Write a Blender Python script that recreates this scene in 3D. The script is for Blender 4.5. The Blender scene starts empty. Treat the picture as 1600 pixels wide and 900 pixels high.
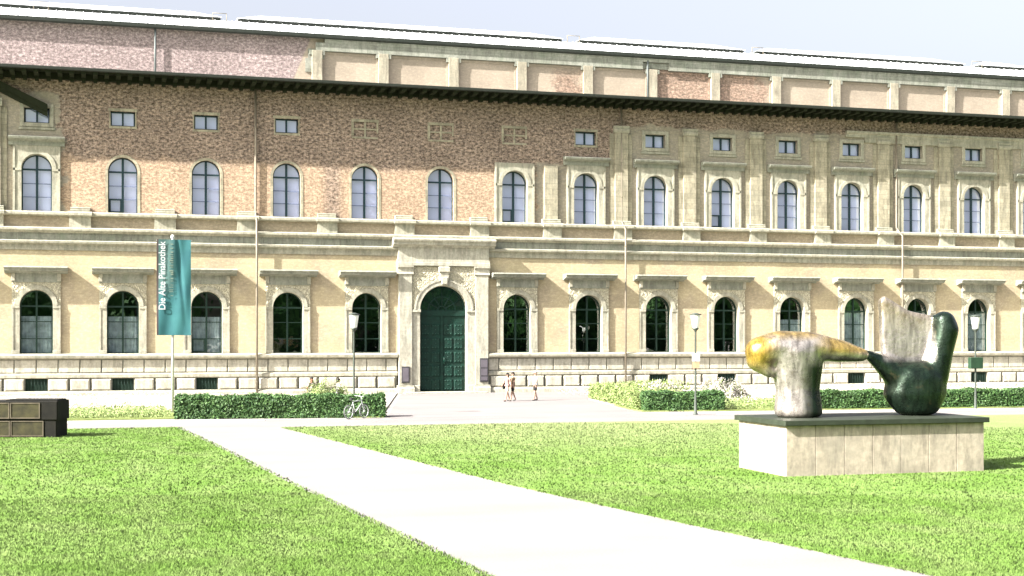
import bpy, bmesh, math, random
import numpy as np
from mathutils import Vector, Matrix
R = math.radians
random.seed(7)
rng = np.random.default_rng(7)
S = bpy.context.scene
COL = S.collection

# ------------------------------------------------------------ camera
cam_d = bpy.data.cameras.new('camera')
cam = bpy.data.objects.new('camera', cam_d)
COL.objects.link(cam)
cam.location = (-22.68, -96.18, 3.65)
cam.rotation_euler = (R(90), 0, -0.2829)
cam_d.sensor_width = 36.0
cam_d.lens = 36.0 * 2200 / 1600
cam_d.shift_y = 81.6 / 1600
cam_d.clip_start = 0.2
cam_d.clip_end = 3000
S.camera = cam

# ------------------------------------------------------------ light
SUN_DIR = Vector((1.35, 0.40, -1.0)).normalized()      # direction the light travels
elev = math.asin(-SUN_DIR.z)
az = math.atan2(-SUN_DIR.x, -SUN_DIR.y)                  # compass angle of the sun from +Y
w = bpy.data.worlds.new('World')
S.world = w
w.use_nodes = True
nt = w.node_tree
bg = nt.nodes['Background']
sky = nt.nodes.new('ShaderNodeTexSky')
sky.sky_type = 'NISHITA'
sky.sun_disc = False
sky.sun_elevation = elev
sky.sun_rotation = az
sky.air_density = 1.3
sky.dust_density = 7.0
sky.ozone_density = 1.5
hs = nt.nodes.new('ShaderNodeHueSaturation')     # hazy, washed-out summer sky
hs.inputs['Hue'].default_value = 0.535
hs.inputs['Saturation'].default_value = 0.5
hs.inputs['Value'].default_value = 1.24
nt.links.new(sky.outputs[0], hs.inputs['Color'])
nt.links.new(hs.outputs[0], bg.inputs[0])
bg.inputs[1].default_value = 0.068
sd = bpy.data.lights.new('sun', 'SUN')
sd.energy = 5.0
sd.angle = R(0.5)
sd.color = (1.0, 0.965, 0.90)
so = bpy.data.objects.new('sun', sd)
COL.objects.link(so)
so.rotation_euler = SUN_DIR.to_track_quat('-Z', 'Y').to_euler()
so.location = (-60, -60, 60)
vs = S.view_settings
vs.view_transform = 'Standard'
vs.look = 'None'
vs.exposure = 2.1
vs.gamma = 1.0
vs.use_curve_mapping = False
S.cycles.max_bounces = 6
S.cycles.transparent_max_bounces = 8
S.cycles.use_denoising = True

# ------------------------------------------------------------ materials
KS = 0.72      # stone and brick reflectance scale
def sm(b, v, edge, width, inv=False):
    """soft step of v across edge"""
    x = b.math('SUBTRACT', v, edge)
    x = b.math('DIVIDE', x, width)
    x = b.math('ADD', x, 0.5, clamp=True)
    if inv:
        x = b.math('SUBTRACT', 1.0, x)
    return x
class NB:
    """small node builder"""
    def __init__(s, name):
        s.m = bpy.data.materials.new(name)
        s.m.use_nodes = True
        s.t = s.m.node_tree
        s.b = s.t.nodes['Principled BSDF']
        s._c = None
    def n(s, typ, **kw):
        x = s.t.nodes.new(typ)
        for k, v in kw.items():
            setattr(x, k, v)
        return x
    def l(s, a, b):
        s.t.links.new(a, b)
    def coord(s):
        if s._c is None:
            s._c = s.n('ShaderNodeNewGeometry').outputs['Position']
        return s._c
    def noise(s, scale, detail=3, rough=0.55, vec=None, stretch=None):
        x = s.n('ShaderNodeTexNoise')
        x.inputs['Scale'].default_value = scale
        x.inputs['Detail'].default_value = detail
        x.inputs['Roughness'].default_value = rough
        v = vec or s.coord()
        if stretch:
            mp = s.n('ShaderNodeMapping')
            mp.inputs['Scale'].default_value = stretch
            s.l(v, mp.inputs[0])
            v = mp.outputs[0]
        s.l(v, x.inputs['Vector'])
        return x.outputs['Fac']
    def ramp(s, fac, stops):
        r = s.n('ShaderNodeValToRGB')
        e = r.color_ramp.elements
        while len(e) > 1:
            e.remove(e[-1])
        e[0].position = stops[0][0]
        c = stops[0][1]
        e[0].color = (*c, 1) if not isinstance(c, float) else (c, c, c, 1)
        for p, c in stops[1:]:
            k = e.new(p)
            k.color = (*c, 1) if not isinstance(c, float) else (c, c, c, 1)
        s.l(fac, r.inputs[0])
        return r.outputs[0]
    def mix(s, fac, a, b, mode='MIX'):
        x = s.n('ShaderNodeMix', data_type='RGBA', blend_type=mode)
        for v, i in ((fac, 0), (a, 6), (b, 7)):
            if isinstance(v, (int, float)):
                x.inputs[i].default_value = v
            elif isinstance(v, tuple):
                x.inputs[i].default_value = (*v, 1)
            else:
                s.l(v, x.inputs[i])
        return x.outputs[2]
    def math(s, op, a, b=None, clamp=False):
        x = s.n('ShaderNodeMath', operation=op, use_clamp=clamp)
        for i, v in enumerate((a, b)):
            if v is None:
                continue
            if isinstance(v, (int, float)):
                x.inputs[i].default_value = v
            else:
                s.l(v, x.inputs[i])
        return x.outputs[0]
    def xyz(s):
        x = s.n('ShaderNodeSeparateXYZ')
        s.l(s.coord(), x.inputs[0])
        return x.outputs
    def color(s, c):
        if isinstance(c, tuple):
            s.b.inputs['Base Color'].default_value = (*c, 1)
        else:
            s.l(c, s.b.inputs['Base Color'])
    def bump(s, h, strength=0.4, dist=0.02):
        x = s.n('ShaderNodeBump')
        x.inputs['Strength'].default_value = strength
        x.inputs['Distance'].default_value = dist
        s.l(h, x.inputs['Height'])
        s.l(x.outputs[0], s.b.inputs['Normal'])
    def set(s, rough=None, metal=None, spec=None):
        if rough is not None:
            s.b.inputs['Roughness'].default_value = rough
        if metal is not None:
            s.b.inputs['Metallic'].default_value = metal
        if spec is not None:
            s.b.inputs['Specular IOR Level'].default_value = spec
        return s.m

def plain(name, c, rough=0.6, metal=0.0, var=0.15, scale=3.0, spec=0.3):
    b = NB(name)
    n = b.noise(scale, 4)
    lo = tuple(x * (1 - var) for x in c)
    hi = tuple(min(1, x * (1 + var)) for x in c)
    b.color(b.ramp(n, [(0.3, lo), (0.7, hi)]))
    return b.set(rough, metal, spec)

def stone(name, c, stain=(0.35, 0.34, 0.26), amt=0.5, courses=None, rough=0.9):
    c = tuple(v * KS for v in c); stain = tuple(v * KS for v in stain)
    b = NB(name)
    n1 = b.noise(1.1, 5, 0.65)
    n2 = b.noise(7.0, 4, 0.6)
    n3 = b.noise(0.45, 4, 0.6, stretch=(1, 1, 2.5))
    lo = tuple(x * 0.8 for x in c)
    hi = tuple(min(1, x * 1.15) for x in c)
    col = b.ramp(n2, [(0.3, lo), (0.7, hi)])
    f = b.math('MULTIPLY', b.ramp(n1, [(0.48, 0.0), (0.72, 1.0)]), amt)
    col = b.mix(f, col, stain)
    f3 = b.math('MULTIPLY', b.ramp(n3, [(0.5, 0.0), (0.68, 1.0)]), amt * 0.7)
    col = b.mix(f3, col, tuple(x * 0.62 for x in c))
    n4 = b.noise(3.2, 4, 0.7, stretch=(1, 1, 0.22))        # vertical rain streaks
    col = b.mix(0.75, col, b.ramp(n4, [(0.36, 0.62), (0.56, 1.06)]), 'MULTIPLY')
    if courses:
        x, y, z = b.xyz()
        cb = b.n('ShaderNodeCombineXYZ')
        b.l(x, cb.inputs[0]); b.l(z, cb.inputs[1])
        br = b.n('ShaderNodeTexBrick')
        b.l(cb.outputs[0], br.inputs['Vector'])
        br.inputs['Scale'].default_value = 1.0
        br.inputs['Brick Width'].default_value = courses[0]
        br.inputs['Row Height'].default_value = courses[1]
        br.inputs['Mortar Size'].default_value = 0.012
        br.inputs['Color1'].default_value = (1, 1, 1, 1)
        br.inputs['Color2'].default_value = (0.72, 0.72, 0.7, 1)
        br.inputs['Mortar'].default_value = (0.55, 0.52, 0.5, 1)
        col = b.mix(0.8, col, br.outputs['Color'], 'MULTIPLY')
    b.color(col)
    b.bump(n2, 0.35, 0.02)
    return b.set(rough, 0, 0.2)

def brick_col(b, c1, c2, mortar, mottle=0.5, w_=0.30, h_=0.085, dark=0.45):
    c1, c2, mortar = (tuple(v * KS for v in q_) for q_ in (c1, c2, mortar))
    x, y, z = b.xyz()
    cb = b.n('ShaderNodeCombineXYZ')
    b.l(x, cb.inputs[0]); b.l(z, cb.inputs[1])
    br = b.n('ShaderNodeTexBrick')
    b.l(cb.outputs[0], br.inputs['Vector'])
    br.inputs['Scale'].default_value = 1.0
    br.inputs['Brick Width'].default_value = w_
    br.inputs['Row Height'].default_value = h_
    br.inputs['Mortar Size'].default_value = 0.010
    br.inputs['Color1'].default_value = (*c1, 1)
    br.inputs['Color2'].default_value = (*c2, 1)
    br.inputs['Mortar'].default_value = (*mortar, 1)
    n = b.noise(4.6, 3, 0.8, vec=cb.outputs[0], stretch=(1, 1.35, 1))
    col = b.mix(mottle, br.outputs['Color'], b.ramp(n, [(0.38, dark), (0.5, 0.9), (0.63, 1.65)]), 'MULTIPLY')
    nl = b.noise(0.35, 4, 0.6, vec=cb.outputs[0])
    col = b.mix(0.6, col, b.ramp(nl, [(0.3, 0.72), (0.7, 1.2)]), 'MULTIPLY')
    return col, n

def upper_wall_mat():
    b = NB('upper_brick')
    brown, nb = brick_col(b, (0.37, 0.265, 0.205), (0.23, 0.165, 0.135), (0.36, 0.31, 0.26), 0.95, dark=0.28)
    pale, _ = brick_col(b, (0.42, 0.365, 0.28), (0.34, 0.30, 0.25), (0.40, 0.36, 0.30), 0.35, dark=0.7)
    rosy_sunlit, _ = brick_col(b, (0.53, 0.37, 0.26), (0.41, 0.275, 0.19), (0.47, 0.39, 0.30), 0.75, dark=0.5)
    x, y, z = b.xyz()
    n = b.noise(0.9, 4, 0.6)
    nx = b.math('MULTIPLY', b.math('SUBTRACT', n, 0.5), 3.0)
    nz = b.math('MULTIPLY', b.math('SUBTRACT', b.noise(0.7, 3), 0.5), 1.2)
    xj = b.math('ADD', x, nx)
    zj = b.math('ADD', z, nz)
    # painted sunlight: rosier below the eave shadow line, brown brick above it
    fl = sm(b, zj, 15.5, 0.5, True)
    patch = b.math('MULTIPLY', sm(b, b.math('ABSOLUTE', b.math('ADD', x, 7.6)), 0.55, 0.5, True), 0.85)
    fl = b.math('MULTIPLY', fl, b.math('SUBTRACT', 1.0, patch))
    brown = b.mix(fl, brown, rosy_sunlit)
    # pale yellow stock brick on the right part and round the far left window
    mA = b.math('MULTIPLY', sm(b, xj, 6.9, 0.2), sm(b, zj, 16.3, 0.2, True))
    mB = b.math('MULTIPLY', sm(b, xj, 13.3, 0.2), sm(b, zj, 19.25, 0.2, True))
    mC = b.math('MULTIPLY', sm(b, xj, -25.3, 0.2, True), sm(b, zj, 19.6, 0.2, True))
    m = b.math('MAXIMUM', b.math('MAXIMUM', mA, mB), mC)
    b.color(b.mix(m, brown, pale))
    b.bump(nb, 0.3, 0.02)
    return b.set(0.92, 0, 0.15)

def attic_mat():
    b = NB('attic_brick')
    pink, nb = brick_col(b, (0.37, 0.29, 0.285), (0.28, 0.21, 0.21), (0.34, 0.30, 0.29), 0.9, dark=0.5)
    tan, _ = brick_col(b, (0.42, 0.35, 0.275), (0.38, 0.315, 0.25), (0.40, 0.35, 0.29), 0.25, dark=0.8)
    dark, _ = brick_col(b, (0.42, 0.27, 0.2), (0.20, 0.13, 0.10), (0.36, 0.28, 0.23), 0.9, dark=0.4)
    x, y, z = b.xyz()
    n = b.math('MULTIPLY', b.math('SUBTRACT', b.noise(0.8, 4), 0.5), 4.0)
    xj = b.math('ADD', x, n)
    d1 = b.math('MULTIPLY', sm(b, xj, 18.6, 0.6), sm(b, xj, 28.5, 1.0, True))
    d2 = b.math('MULTIPLY', sm(b, b.math('ABSOLUTE', b.math('SUBTRACT', xj, 11.9)), 1.1, 0.8, True), sm(b, z, 24.3, 1.0, True))
    d = b.math('MULTIPLY', b.math('MAXIMUM', d1, d2), 0.8)
    c = b.mix(d, tan, dark)
    jag = b.math('MULTIPLY', b.math('SUBTRACT', z, 22.5), -0.42)
    jag = b.math('ADD', jag, b.math('MULTIPLY', n, 0.04))
    xl = b.math('ADD', x, b.math('MULTIPLY', jag, -1.0))
    m = sm(b, b.math('ADD', x, jag), -9.4, 0.15)
    b.color(b.mix(m, pink, c))
    b.bump(nb, 0.25, 0.02)
    return b.set(0.92, 0, 0.15)

def lower_wall_mat():
    b = NB('lower_brick')
    c, nb = brick_col(b, (0.56, 0.47, 0.305), (0.51, 0.42, 0.27), (0.52, 0.445, 0.325), 0.3, dark=0.75)
    x, y, z = b.xyz()
    g, _ = brick_col(b, (0.44, 0.37, 0.28), (0.36, 0.29, 0.22), (0.38, 0.32, 0.26), 0.4, dark=0.65)
    n = b.noise(0.5, 4)
    f = b.math('MULTIPLY', b.ramp(n, [(0.5, 0.0), (0.62, 1.0)]), 0.45)
    top = sm(b, b.math('ADD', z, b.math('MULTIPLY', b.math('SUBTRACT', n, 0.5), 1.5)), 9.35, 0.3)  # greyer band under the belt: cornice shade painted into the brick
    f = b.math('MAXIMUM', f, b.math('MULTIPLY', top, 0.8))
    b.color(b.mix(f, c, g))
    b.bump(nb, 0.2, 0.02)
    return b.set(0.92, 0, 0.15)

M = {}
M['upper'] = upper_wall_mat()
M['attic'] = attic_mat()
M['lower'] = lower_wall_mat()
M['stone'] = stone('pale_limestone', (0.46, 0.435, 0.35), (0.32, 0.35, 0.28), 0.5)
M['stone_g'] = stone('weathered_green_stone', (0.37, 0.375, 0.325), (0.26, 0.30, 0.23), 0.7, (1.3, 0.42))
M['stone_a'] = stone('attic_frame_stone', (0.41, 0.37, 0.29), (0.34, 0.33, 0.26), 0.7)
M['stone_d'] = stone('weathered_shaded_hood_stone', (0.34, 0.345, 0.29), (0.24, 0.265, 0.20), 0.7)  # hoods and lintels: shade put into a darker stone colour, plus weathering
M['stone_c'] = stone('coursed_stone', (0.49, 0.445, 0.335), (0.34, 0.33, 0.27), 0.5, (0.9, 0.38))
M['block'] = stone('rusticated_stone', (0.56, 0.53, 0.44), (0.44, 0.42, 0.32), 0.4)
M['portal'] = stone('portal_limestone', (0.51, 0.485, 0.40), (0.38, 0.39, 0.33), 0.45)
def relief_mat():
    b = NB('carved_relief_stone')
    v = b.n('ShaderNodeTexVoronoi', feature='DISTANCE_TO_EDGE')
    v.inputs['Scale'].default_value = 3.4
    nn = b.n('ShaderNodeTexNoise'); nn.inputs['Scale'].default_value = 2.5
    b.l(b.coord(), nn.inputs['Vector'])
    ad = b.n('ShaderNodeVectorMath', operation='ADD')
    b.l(b.coord(), ad.inputs[0]); b.l(nn.outputs['Color'], ad.inputs[1])
    b.l(ad.outputs[0], v.inputs['Vector'])
    b.color(b.mix(0.8, (0.40, 0.37, 0.28), b.ramp(v.outputs['Distance'], [(0.0, 0.5), (0.12, 1.1)]), 'MULTIPLY'))
    b.bump(v.outputs['Distance'], 1.0, 0.12)
    return b.set(0.9, 0, 0.2)
M['relief'] = relief_mat()
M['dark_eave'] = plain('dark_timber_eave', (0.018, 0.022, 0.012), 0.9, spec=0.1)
M['gutter'] = plain('dark_gutter_metal', (0.02, 0.024, 0.02), 0.6, 0.0)
M['zinc'] = plain('pale_zinc_sheet', (0.82, 0.83, 0.84), 0.35, 0.0, 0.05, 0.6, 0.5)
M['zinc_low'] = plain('grey_zinc_roof', (0.35, 0.35, 0.33), 0.5, 0.0, 0.1, 0.6)
M['sky_glass'] = plain('white_skylight_glass', (0.86, 0.88, 0.9), 0.15, 0.0, 0.04, 0.5, 0.6)
M['frame_u'] = plain('dark_blue_green_frame', (0.014, 0.035, 0.045), 0.5)
M['frame_l'] = plain('dark_green_frame', (0.008, 0.028, 0.02), 0.5)
M['frame_thin'] = plain('slate_blue_glazing_bar', (0.13, 0.16, 0.26), 0.5)
M['door'] = plain('dark_green_door_paint', (0.001, 0.021, 0.014), 0.7, 0, 0.3, 4.0)
M['stud'] = plain('green_door_rivets', (0.006, 0.04, 0.028), 0.35)
M['pane_backing_u'] = plain('pale_lavender_backing', (0.64, 0.68, 0.90), 0.8, 0, 0.16, 0.3)  # pale lavender sheet close behind the upper glass
M['curtain'] = plain('grey_blue_curtain', (0.34, 0.37, 0.42), 0.8, 0, 0.35, 2.5)
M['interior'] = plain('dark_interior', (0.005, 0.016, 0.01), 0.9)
M['plaque'] = plain('grey_violet_plaque', (0.095, 0.085, 0.10), 0.5)
M['plaque_dk'] = plain('dark_plaque_frame', (0.035, 0.035, 0.04), 0.5)
M['pipe'] = plain('pale_brown_downpipe', (0.17, 0.145, 0.11), 0.5)
M['pipe_d'] = plain('dark_downpipe', (0.08, 0.09, 0.09), 0.5)
def glass_mat(name, tint, refl):
    m = bpy.data.materials.new(name)
    m.use_nodes = True
    t = m.node_tree
    t.nodes.clear()
    o = t.nodes.new('ShaderNodeOutputMaterial')
    g = t.nodes.new('ShaderNodeBsdfGlossy')
    g.inputs['Roughness'].default_value = 0.02
    g.inputs['Color'].default_value = (0.95, 1, 1, 1)
    no = t.nodes.new('ShaderNodeTexNoise'); no.inputs['Scale'].default_value = 0.9
    ge = t.nodes.new('ShaderNodeNewGeometry')
    t.links.new(ge.outputs['Position'], no.inputs['Vector'])
    bu = t.nodes.new('ShaderNodeBump'); bu.inputs['Strength'].default_value = 0.25; bu.inputs['Distance'].default_value = 0.03
    t.links.new(no.outputs['Fac'], bu.inputs['Height'])
    t.links.new(bu.outputs[0], g.inputs['Normal'])
    tr = t.nodes.new('ShaderNodeBsdfTransparent')
    tr.inputs['Color'].default_value = (*tint, 1)
    mx = t.nodes.new('ShaderNodeMixShader')
    mx.inputs[0].default_value = refl
    t.links.new(tr.outputs[0], mx.inputs[1]); t.links.new(g.outputs[0], mx.inputs[2])
    t.links.new(mx.outputs[0], o.inputs[0])
    return m
M['glass_u'] = glass_mat('upper_window_glass', (0.9, 0.92, 1.0), 0.22)
M['glass_l'] = glass_mat('lower_window_glass', (0.78, 0.86, 0.84), 0.16)

# ------------------------------------------------------------ mesh builder
class MB:
    def __init__(s):
        s.v = []; s.f = []; s.mi = []; s.sm = []
    def face(s, pts, mi=0, smooth=False):
        i = len(s.v)
        s.v += [tuple(p) for p in pts]
        s.f.append(tuple(range(i, i + len(pts)))); s.mi.append(mi); s.sm.append(smooth)
    def box(s, x0, x1, y0, y1, z0, z1, mi=0, bev=0.0, skip=''):
        if bev > 0:
            b = bev      # the front (y0) edges are chamfered
            F = [(x0 + b, y0, z0 + b), (x1 - b, y0, z0 + b), (x1 - b, y0, z1 - b), (x0 + b, y0, z1 - b)]
            G = [(x0, y0 + b, z0), (x1, y0 + b, z0), (x1, y0 + b, z1), (x0, y0 + b, z1)]
            s.face(F, mi)
            for k in range(4):
                s.face([G[k], G[(k + 1) % 4], F[(k + 1) % 4], F[k]], mi)
            y0 = y0 + b
            fr = False
        else:
            fr = True
        p = [(x0, y0, z0), (x1, y0, z0), (x1, y1, z0), (x0, y1, z0), (x0, y0, z1), (x1, y0, z1), (x1, y1, z1), (x0, y1, z1)]
        q = {'f': (0, 1, 5, 4), 'r': (1, 2, 6, 5), 'b': (2, 3, 7, 6), 'l': (3, 0, 4, 7), 't': (4, 5, 6, 7), 'd': (3, 2, 1, 0)}
        for k, idx in q.items():
            if k in skip or (k == 'f' and not fr):
                continue
            s.face([p[j] for j in idx], mi)
    def prism(s, prof, x0, x1, mi=0, caps=True):
        """profile of (y, z) points, closed loop, run along x"""
        n = len(prof)
        for k in range(n):
            a, b = prof[k], prof[(k + 1) % n]
            s.face([(x0, a[0], a[1]), (x1, a[0], a[1]), (x1, b[0], b[1]), (x0, b[0], b[1])], mi)
        if caps:
            s.face([(x0, y, z) for y, z in prof], mi)
            s.face([(x1, y, z) for y, z in reversed(prof)], mi)
    def molding(s, prof, x0, x1, back, mi=0, ret=True):
        """prof: front outline (y, z) bottom to top; back: y of the wall behind"""
        s.prism([(back, prof[0][1])] + prof + [(back, prof[-1][1])], x0, x1, mi)
    def tube(s, pts, r, seg=8, mi=0, caps=True, smooth=True):
        pts = [Vector(p) for p in pts]
        rs = r if isinstance(r, (list, tuple)) else [r] * len(pts)
        rings = []
        for i, p in enumerate(pts):
            d = (pts[min(i + 1, len(pts) - 1)] - pts[max(i - 1, 0)])
            if d.length < 1e-9:
                d = Vector((0, 0, 1))
            d.normalize()
            up = Vector((0, 0, 1)) if abs(d.z) < 0.95 else Vector((1, 0, 0))
            a = d.cross(up).normalized(); b = d.cross(a).normalized()
            rings.append([p + (a * math.cos(t) + b * math.sin(t)) * rs[i] for t in [2 * math.pi * k / seg for k in range(seg)]])
        base = len(s.v)
        for rg in rings:
            s.v += [tuple(q) for q in rg]
        for i in range(len(rings) - 1):
            for k in range(seg):
                a = base + i * seg + k; b = base + i * seg + (k + 1) % seg
                s.f.append((a, b, b + seg, a + seg)); s.mi.append(mi); s.sm.append(smooth)
        if caps:
            s.f.append(tuple(base + k for k in range(seg))); s.mi.append(mi); s.sm.append(False)
            s.f.append(tuple(base + (len(rings) - 1) * seg + k for k in reversed(range(seg)))); s.mi.append(mi); s.sm.append(False)
    def lathe(s, prof, seg=16, mi=0, c=(0, 0, 0)):
        base = len(s.v)
        for r, z in prof:
            for k in range(seg):
                t = 2 * math.pi * k / seg
                s.v.append((c[0] + r * math.cos(t), c[1] + r * math.sin(t), c[2] + z))
        for i in range(len(prof) - 1):
            for k in range(seg):
                a = base + i * seg + k; b = base + i * seg + (k + 1) % seg
                s.f.append((a, b, b + seg, a + seg)); s.mi.append(mi); s.sm.append(True)
    def torus(s, c, R_, r, axis, seg=28, sub=6, mi=0):
        c = Vector(c); ax = Vector(axis).normalized()
        u = ax.orthogonal().normalized(); v = ax.cross(u)
        base = len(s.v)
        for i in range(seg):
            t = 2 * math.pi * i / seg
            d = u * math.cos(t) + v * math.sin(t)
            for k in range(sub):
                q = 2 * math.pi * k / sub
                s.v.append(tuple(c + d * (R_ + r * math.cos(q)) + ax * r * math.sin(q)))
        for i in range(seg):
            for k in range(sub):
                a = base + i * sub + k; b = base + i * sub + (k + 1) % sub
                c2 = base + ((i + 1) % seg) * sub + (k + 1) % sub; d2 = base + ((i + 1) % seg) * sub + k
                s.f.append((a, b, c2, d2)); s.mi.append(mi); s.sm.append(True)
    def ring(s, cx, cz, r0, r1, y0, y1, a0=0.0, a1=math.pi, seg=20, mi=0):
        """arch band in the xz plane, front at y0"""
        for k in range(seg):
            t0 = a0 + (a1 - a0) * k / seg; t1 = a0 + (a1 - a0) * (k + 1) / seg
            P = lambda r, t, y: (cx + r * math.cos(t), y, cz + r * math.sin(t))
            s.face([P(r0, t0, y0), P(r1, t0, y0), P(r1, t1, y0), P(r0, t1, y0)], mi)
            s.face([P(r1, t0, y0), P(r1, t0, y1), P(r1, t1, y1), P(r1, t1, y0)], mi)
            s.face([P(r0, t0, y1), P(r0, t0, y0), P(r0, t1, y0), P(r0, t1, y1)], mi)
        for t in (a0, a1):
            P = lambda r, y: (cx + r * math.cos(t), y, cz + r * math.sin(t))
            s.face([P(r0, y0), P(r0, y1), P(r1, y1), P(r1, y0)], mi)
    def pierced(s, x0, x1, z0, z1, y, yb, cx, hw, zb, zs, arch=True, mi=0, mi_top=None, mi_rev=None, seg=20):
        """wall strip x0..x1, z0..z1 in plane y with one opening, reveal back to yb"""
        mt = mi if mi_top is None else mi_top
        mr = mi if mi_rev is None else mi_rev
        Q = lambda a, b, c, d, m: s.face([(a, y, c), (b, y, c), (b, y, d), (a, y, d)], m)
        Q(x0, cx - hw, z0, zs, mi); Q(cx + hw, x1, z0, zs, mi)
        if zb > z0 + 1e-6:
            Q(cx - hw, cx + hw, z0, zb, mi)
        Q(x0, cx - hw, zs, z1, mt); Q(cx + hw, x1, zs, z1, mt)
        if arch:
            pts = [(cx + hw * math.cos(math.pi * k / seg), zs + hw * math.sin(math.pi * k / seg)) for k in range(seg + 1)]
        else:
            pts = [(cx + hw, zs), (cx - hw, zs)]
        for a, b in zip(pts[:-1], pts[1:]):
            s.face([(b[0], y, b[1]), (a[0], y, a[1]), (a[0], y, z1), (b[0], y, z1)], mt)
        loop = [(cx + hw, zb)] + pts + [(cx - hw, zb)]
        for a, b in zip(loop, loop[1:] + loop[:1]):
            s.face([(a[0], y, a[1]), (b[0], y, b[1]), (b[0], yb, b[1]), (a[0], yb, a[1])], mr)
    def build(s, name, mats, parent=None, loc=None):
        me = bpy.data.meshes.new(name)
        me.from_pydata(s.v, [], s.f)
        mats = mats if isinstance(mats, (list, tuple)) else [mats]
        for m in mats:
            me.materials.append(M[m] if isinstance(m, str) else m)
        me.polygons.foreach_set('material_index', s.mi)
        me.polygons.foreach_set('use_smooth', s.sm)
        bm = bmesh.new(); bm.from_mesh(me)
        bmesh.ops.remove_doubles(bm, verts=bm.verts, dist=1e-5)
        bmesh.ops.recalc_face_normals(bm, faces=bm.faces)
        bm.to_mesh(me); bm.free()
        o = bpy.data.objects.new(name, me)
        COL.objects.link(o)
        if parent: o.parent = parent
        if loc: o.location = loc
        return o

def tag(o, label=None, cat=None, group=None, kind=None):
    if label: o['label'] = label
    if cat: o['category'] = cat
    if group: o['group'] = group
    if kind: o['kind'] = kind
    return o
def empty(name, loc=(0, 0, 0), rz=0, parent=None):
    o = bpy.data.objects.new(name, None)
    COL.objects.link(o)
    o.location = loc; o.rotation_euler = (0, 0, rz)
    o.empty_display_size = 0.3
    if parent: o.parent = parent
    return o
def copy_tree(o, parent=None):
    c = o.copy(); COL.objects.link(c); c.parent = parent
    for ch in list(o.children):
        copy_tree(ch, c)
    return c
def raw_mesh(name, V, F, mat, parent=None, nv=4):
    """fast mesh from numpy: V (n,3), F (m,nv)"""
    me = bpy.data.meshes.new(name)
    me.vertices.add(len(V)); me.vertices.foreach_set('co', V.astype(np.float32).ravel())
    me.loops.add(F.size); me.loops.foreach_set('vertex_index', F.astype(np.int32).ravel())
    me.polygons.add(len(F)); me.polygons.foreach_set('loop_start', np.arange(0, F.size, nv, dtype=np.int32))
    try:
        me.polygons.foreach_set('loop_total', np.full(len(F), nv, dtype=np.int32))
    except Exception:
        pass
    me.update(calc_edges=True); me.validate()
    me.materials.append(M[mat] if isinstance(mat, str) else mat)
    o = bpy.data.objects.new(name, me); COL.objects.link(o)
    if parent: o.parent = parent
    return o

# ------------------------------------------------------------ ground
def lawn_mat(name, under=False):
    b = NB(name)
    n1 = b.noise(0.32, 5, 0.6)
    n2 = b.noise(14.0, 3, 0.7)
    n3 = b.noise(0.9, 4, 0.65, stretch=(1, 0.5, 1))
    base = b.ramp(n1, [(0.35, (0.098, 0.180, 0.032)), (0.65, (0.138, 0.220, 0.056))])
    base = b.mix(b.ramp(n3, [(0.45, 0.0), (0.72, 0.7)]), base, (0.185, 0.24, 0.09))
    x, y, z = b.xyz()
    dry = b.math('MULTIPLY', sm(b, b.math('ADD', y, b.math('MULTIPLY', b.noise(0.12, 3), 14.0)), -40.0, 16.0), sm(b, x, -14.0, 6.0))
    base = b.mix(b.math('MULTIPLY', dry, 0.75), base, (0.23, 0.265, 0.125))
    if under:
        c = b.mix(0.9, base, b.ramp(n2, [(0.3, 0.66), (0.7, 0.95)]), 'MULTIPLY')
    else:
        g = b.n('ShaderNodeNewGeometry')
        c = b.mix(1.0, base, b.ramp(g.outputs['Random Per Island'], [(0.0, 0.90), (0.6, 1.0), (1.0, 1.16)]), 'MULTIPLY')
        nm = b.n('ShaderNodeMix', data_type='VECTOR'); nm.inputs[0].default_value = .82
        b.l(g.outputs['Normal'], nm.inputs[4]); nm.inputs[5].default_value = (0, 0, 1)
        vn = b.n('ShaderNodeVectorMath', operation='NORMALIZE'); b.l(nm.outputs[1], vn.inputs[0])
        b.l(vn.outputs[0], b.b.inputs['Normal'])
    b.color(c)
    if under:
        b.bump(n2, 0.6, 0.03)
    return b.set(0.8, 0, 0.06)
M['lawn'] = lawn_mat('lawn_turf', True)
M['blade'] = lawn_mat('grass_blades')
def gravel_mat(name, c, v=0.06):
    b = NB(name)
    n = b.noise(22.0, 3, 0.7); n2 = b.noise(0.35, 4, 0.6)
    n4 = b.noise(0.2, 5, 0.6, stretch=(0.3, 2.2, 1))
    col = b.mix(0.9, c, b.ramp(n, [(0.3, 1 - v * 2), (0.7, 1 + v)]), 'MULTIPLY')
    col = b.mix(0.9, col, b.ramp(n2, [(0.3, 1 - v), (0.7, 1 + v * 0.5)]), 'MULTIPLY')
    col = b.mix(0.7, col, b.ramp(n4, [(0.35, 1 - v * 1.5), (0.6, 1.0)]), 'MULTIPLY')
    b.color(col); b.bump(n, 0.4, 0.01)
    return b.set(0.95, 0, 0.1)
M['gravel'] = gravel_mat('pale_gravel', (0.24, 0.225, 0.21))
M['path'] = gravel_mat('fine_white_gravel', (0.208, 0.196, 0.190), 0.08)
M['forecourt'] = gravel_mat('pale_pink_gravel', (0.205, 0.188, 0.186), 0.09)
M['kerbstone'] = plain('pale_kerb_stone', (0.55, 0.52, 0.46), 0.9)
M['joint'] = plain('dark_drain_joint', (0.12, 0.10, 0.10), 0.9)
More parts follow.
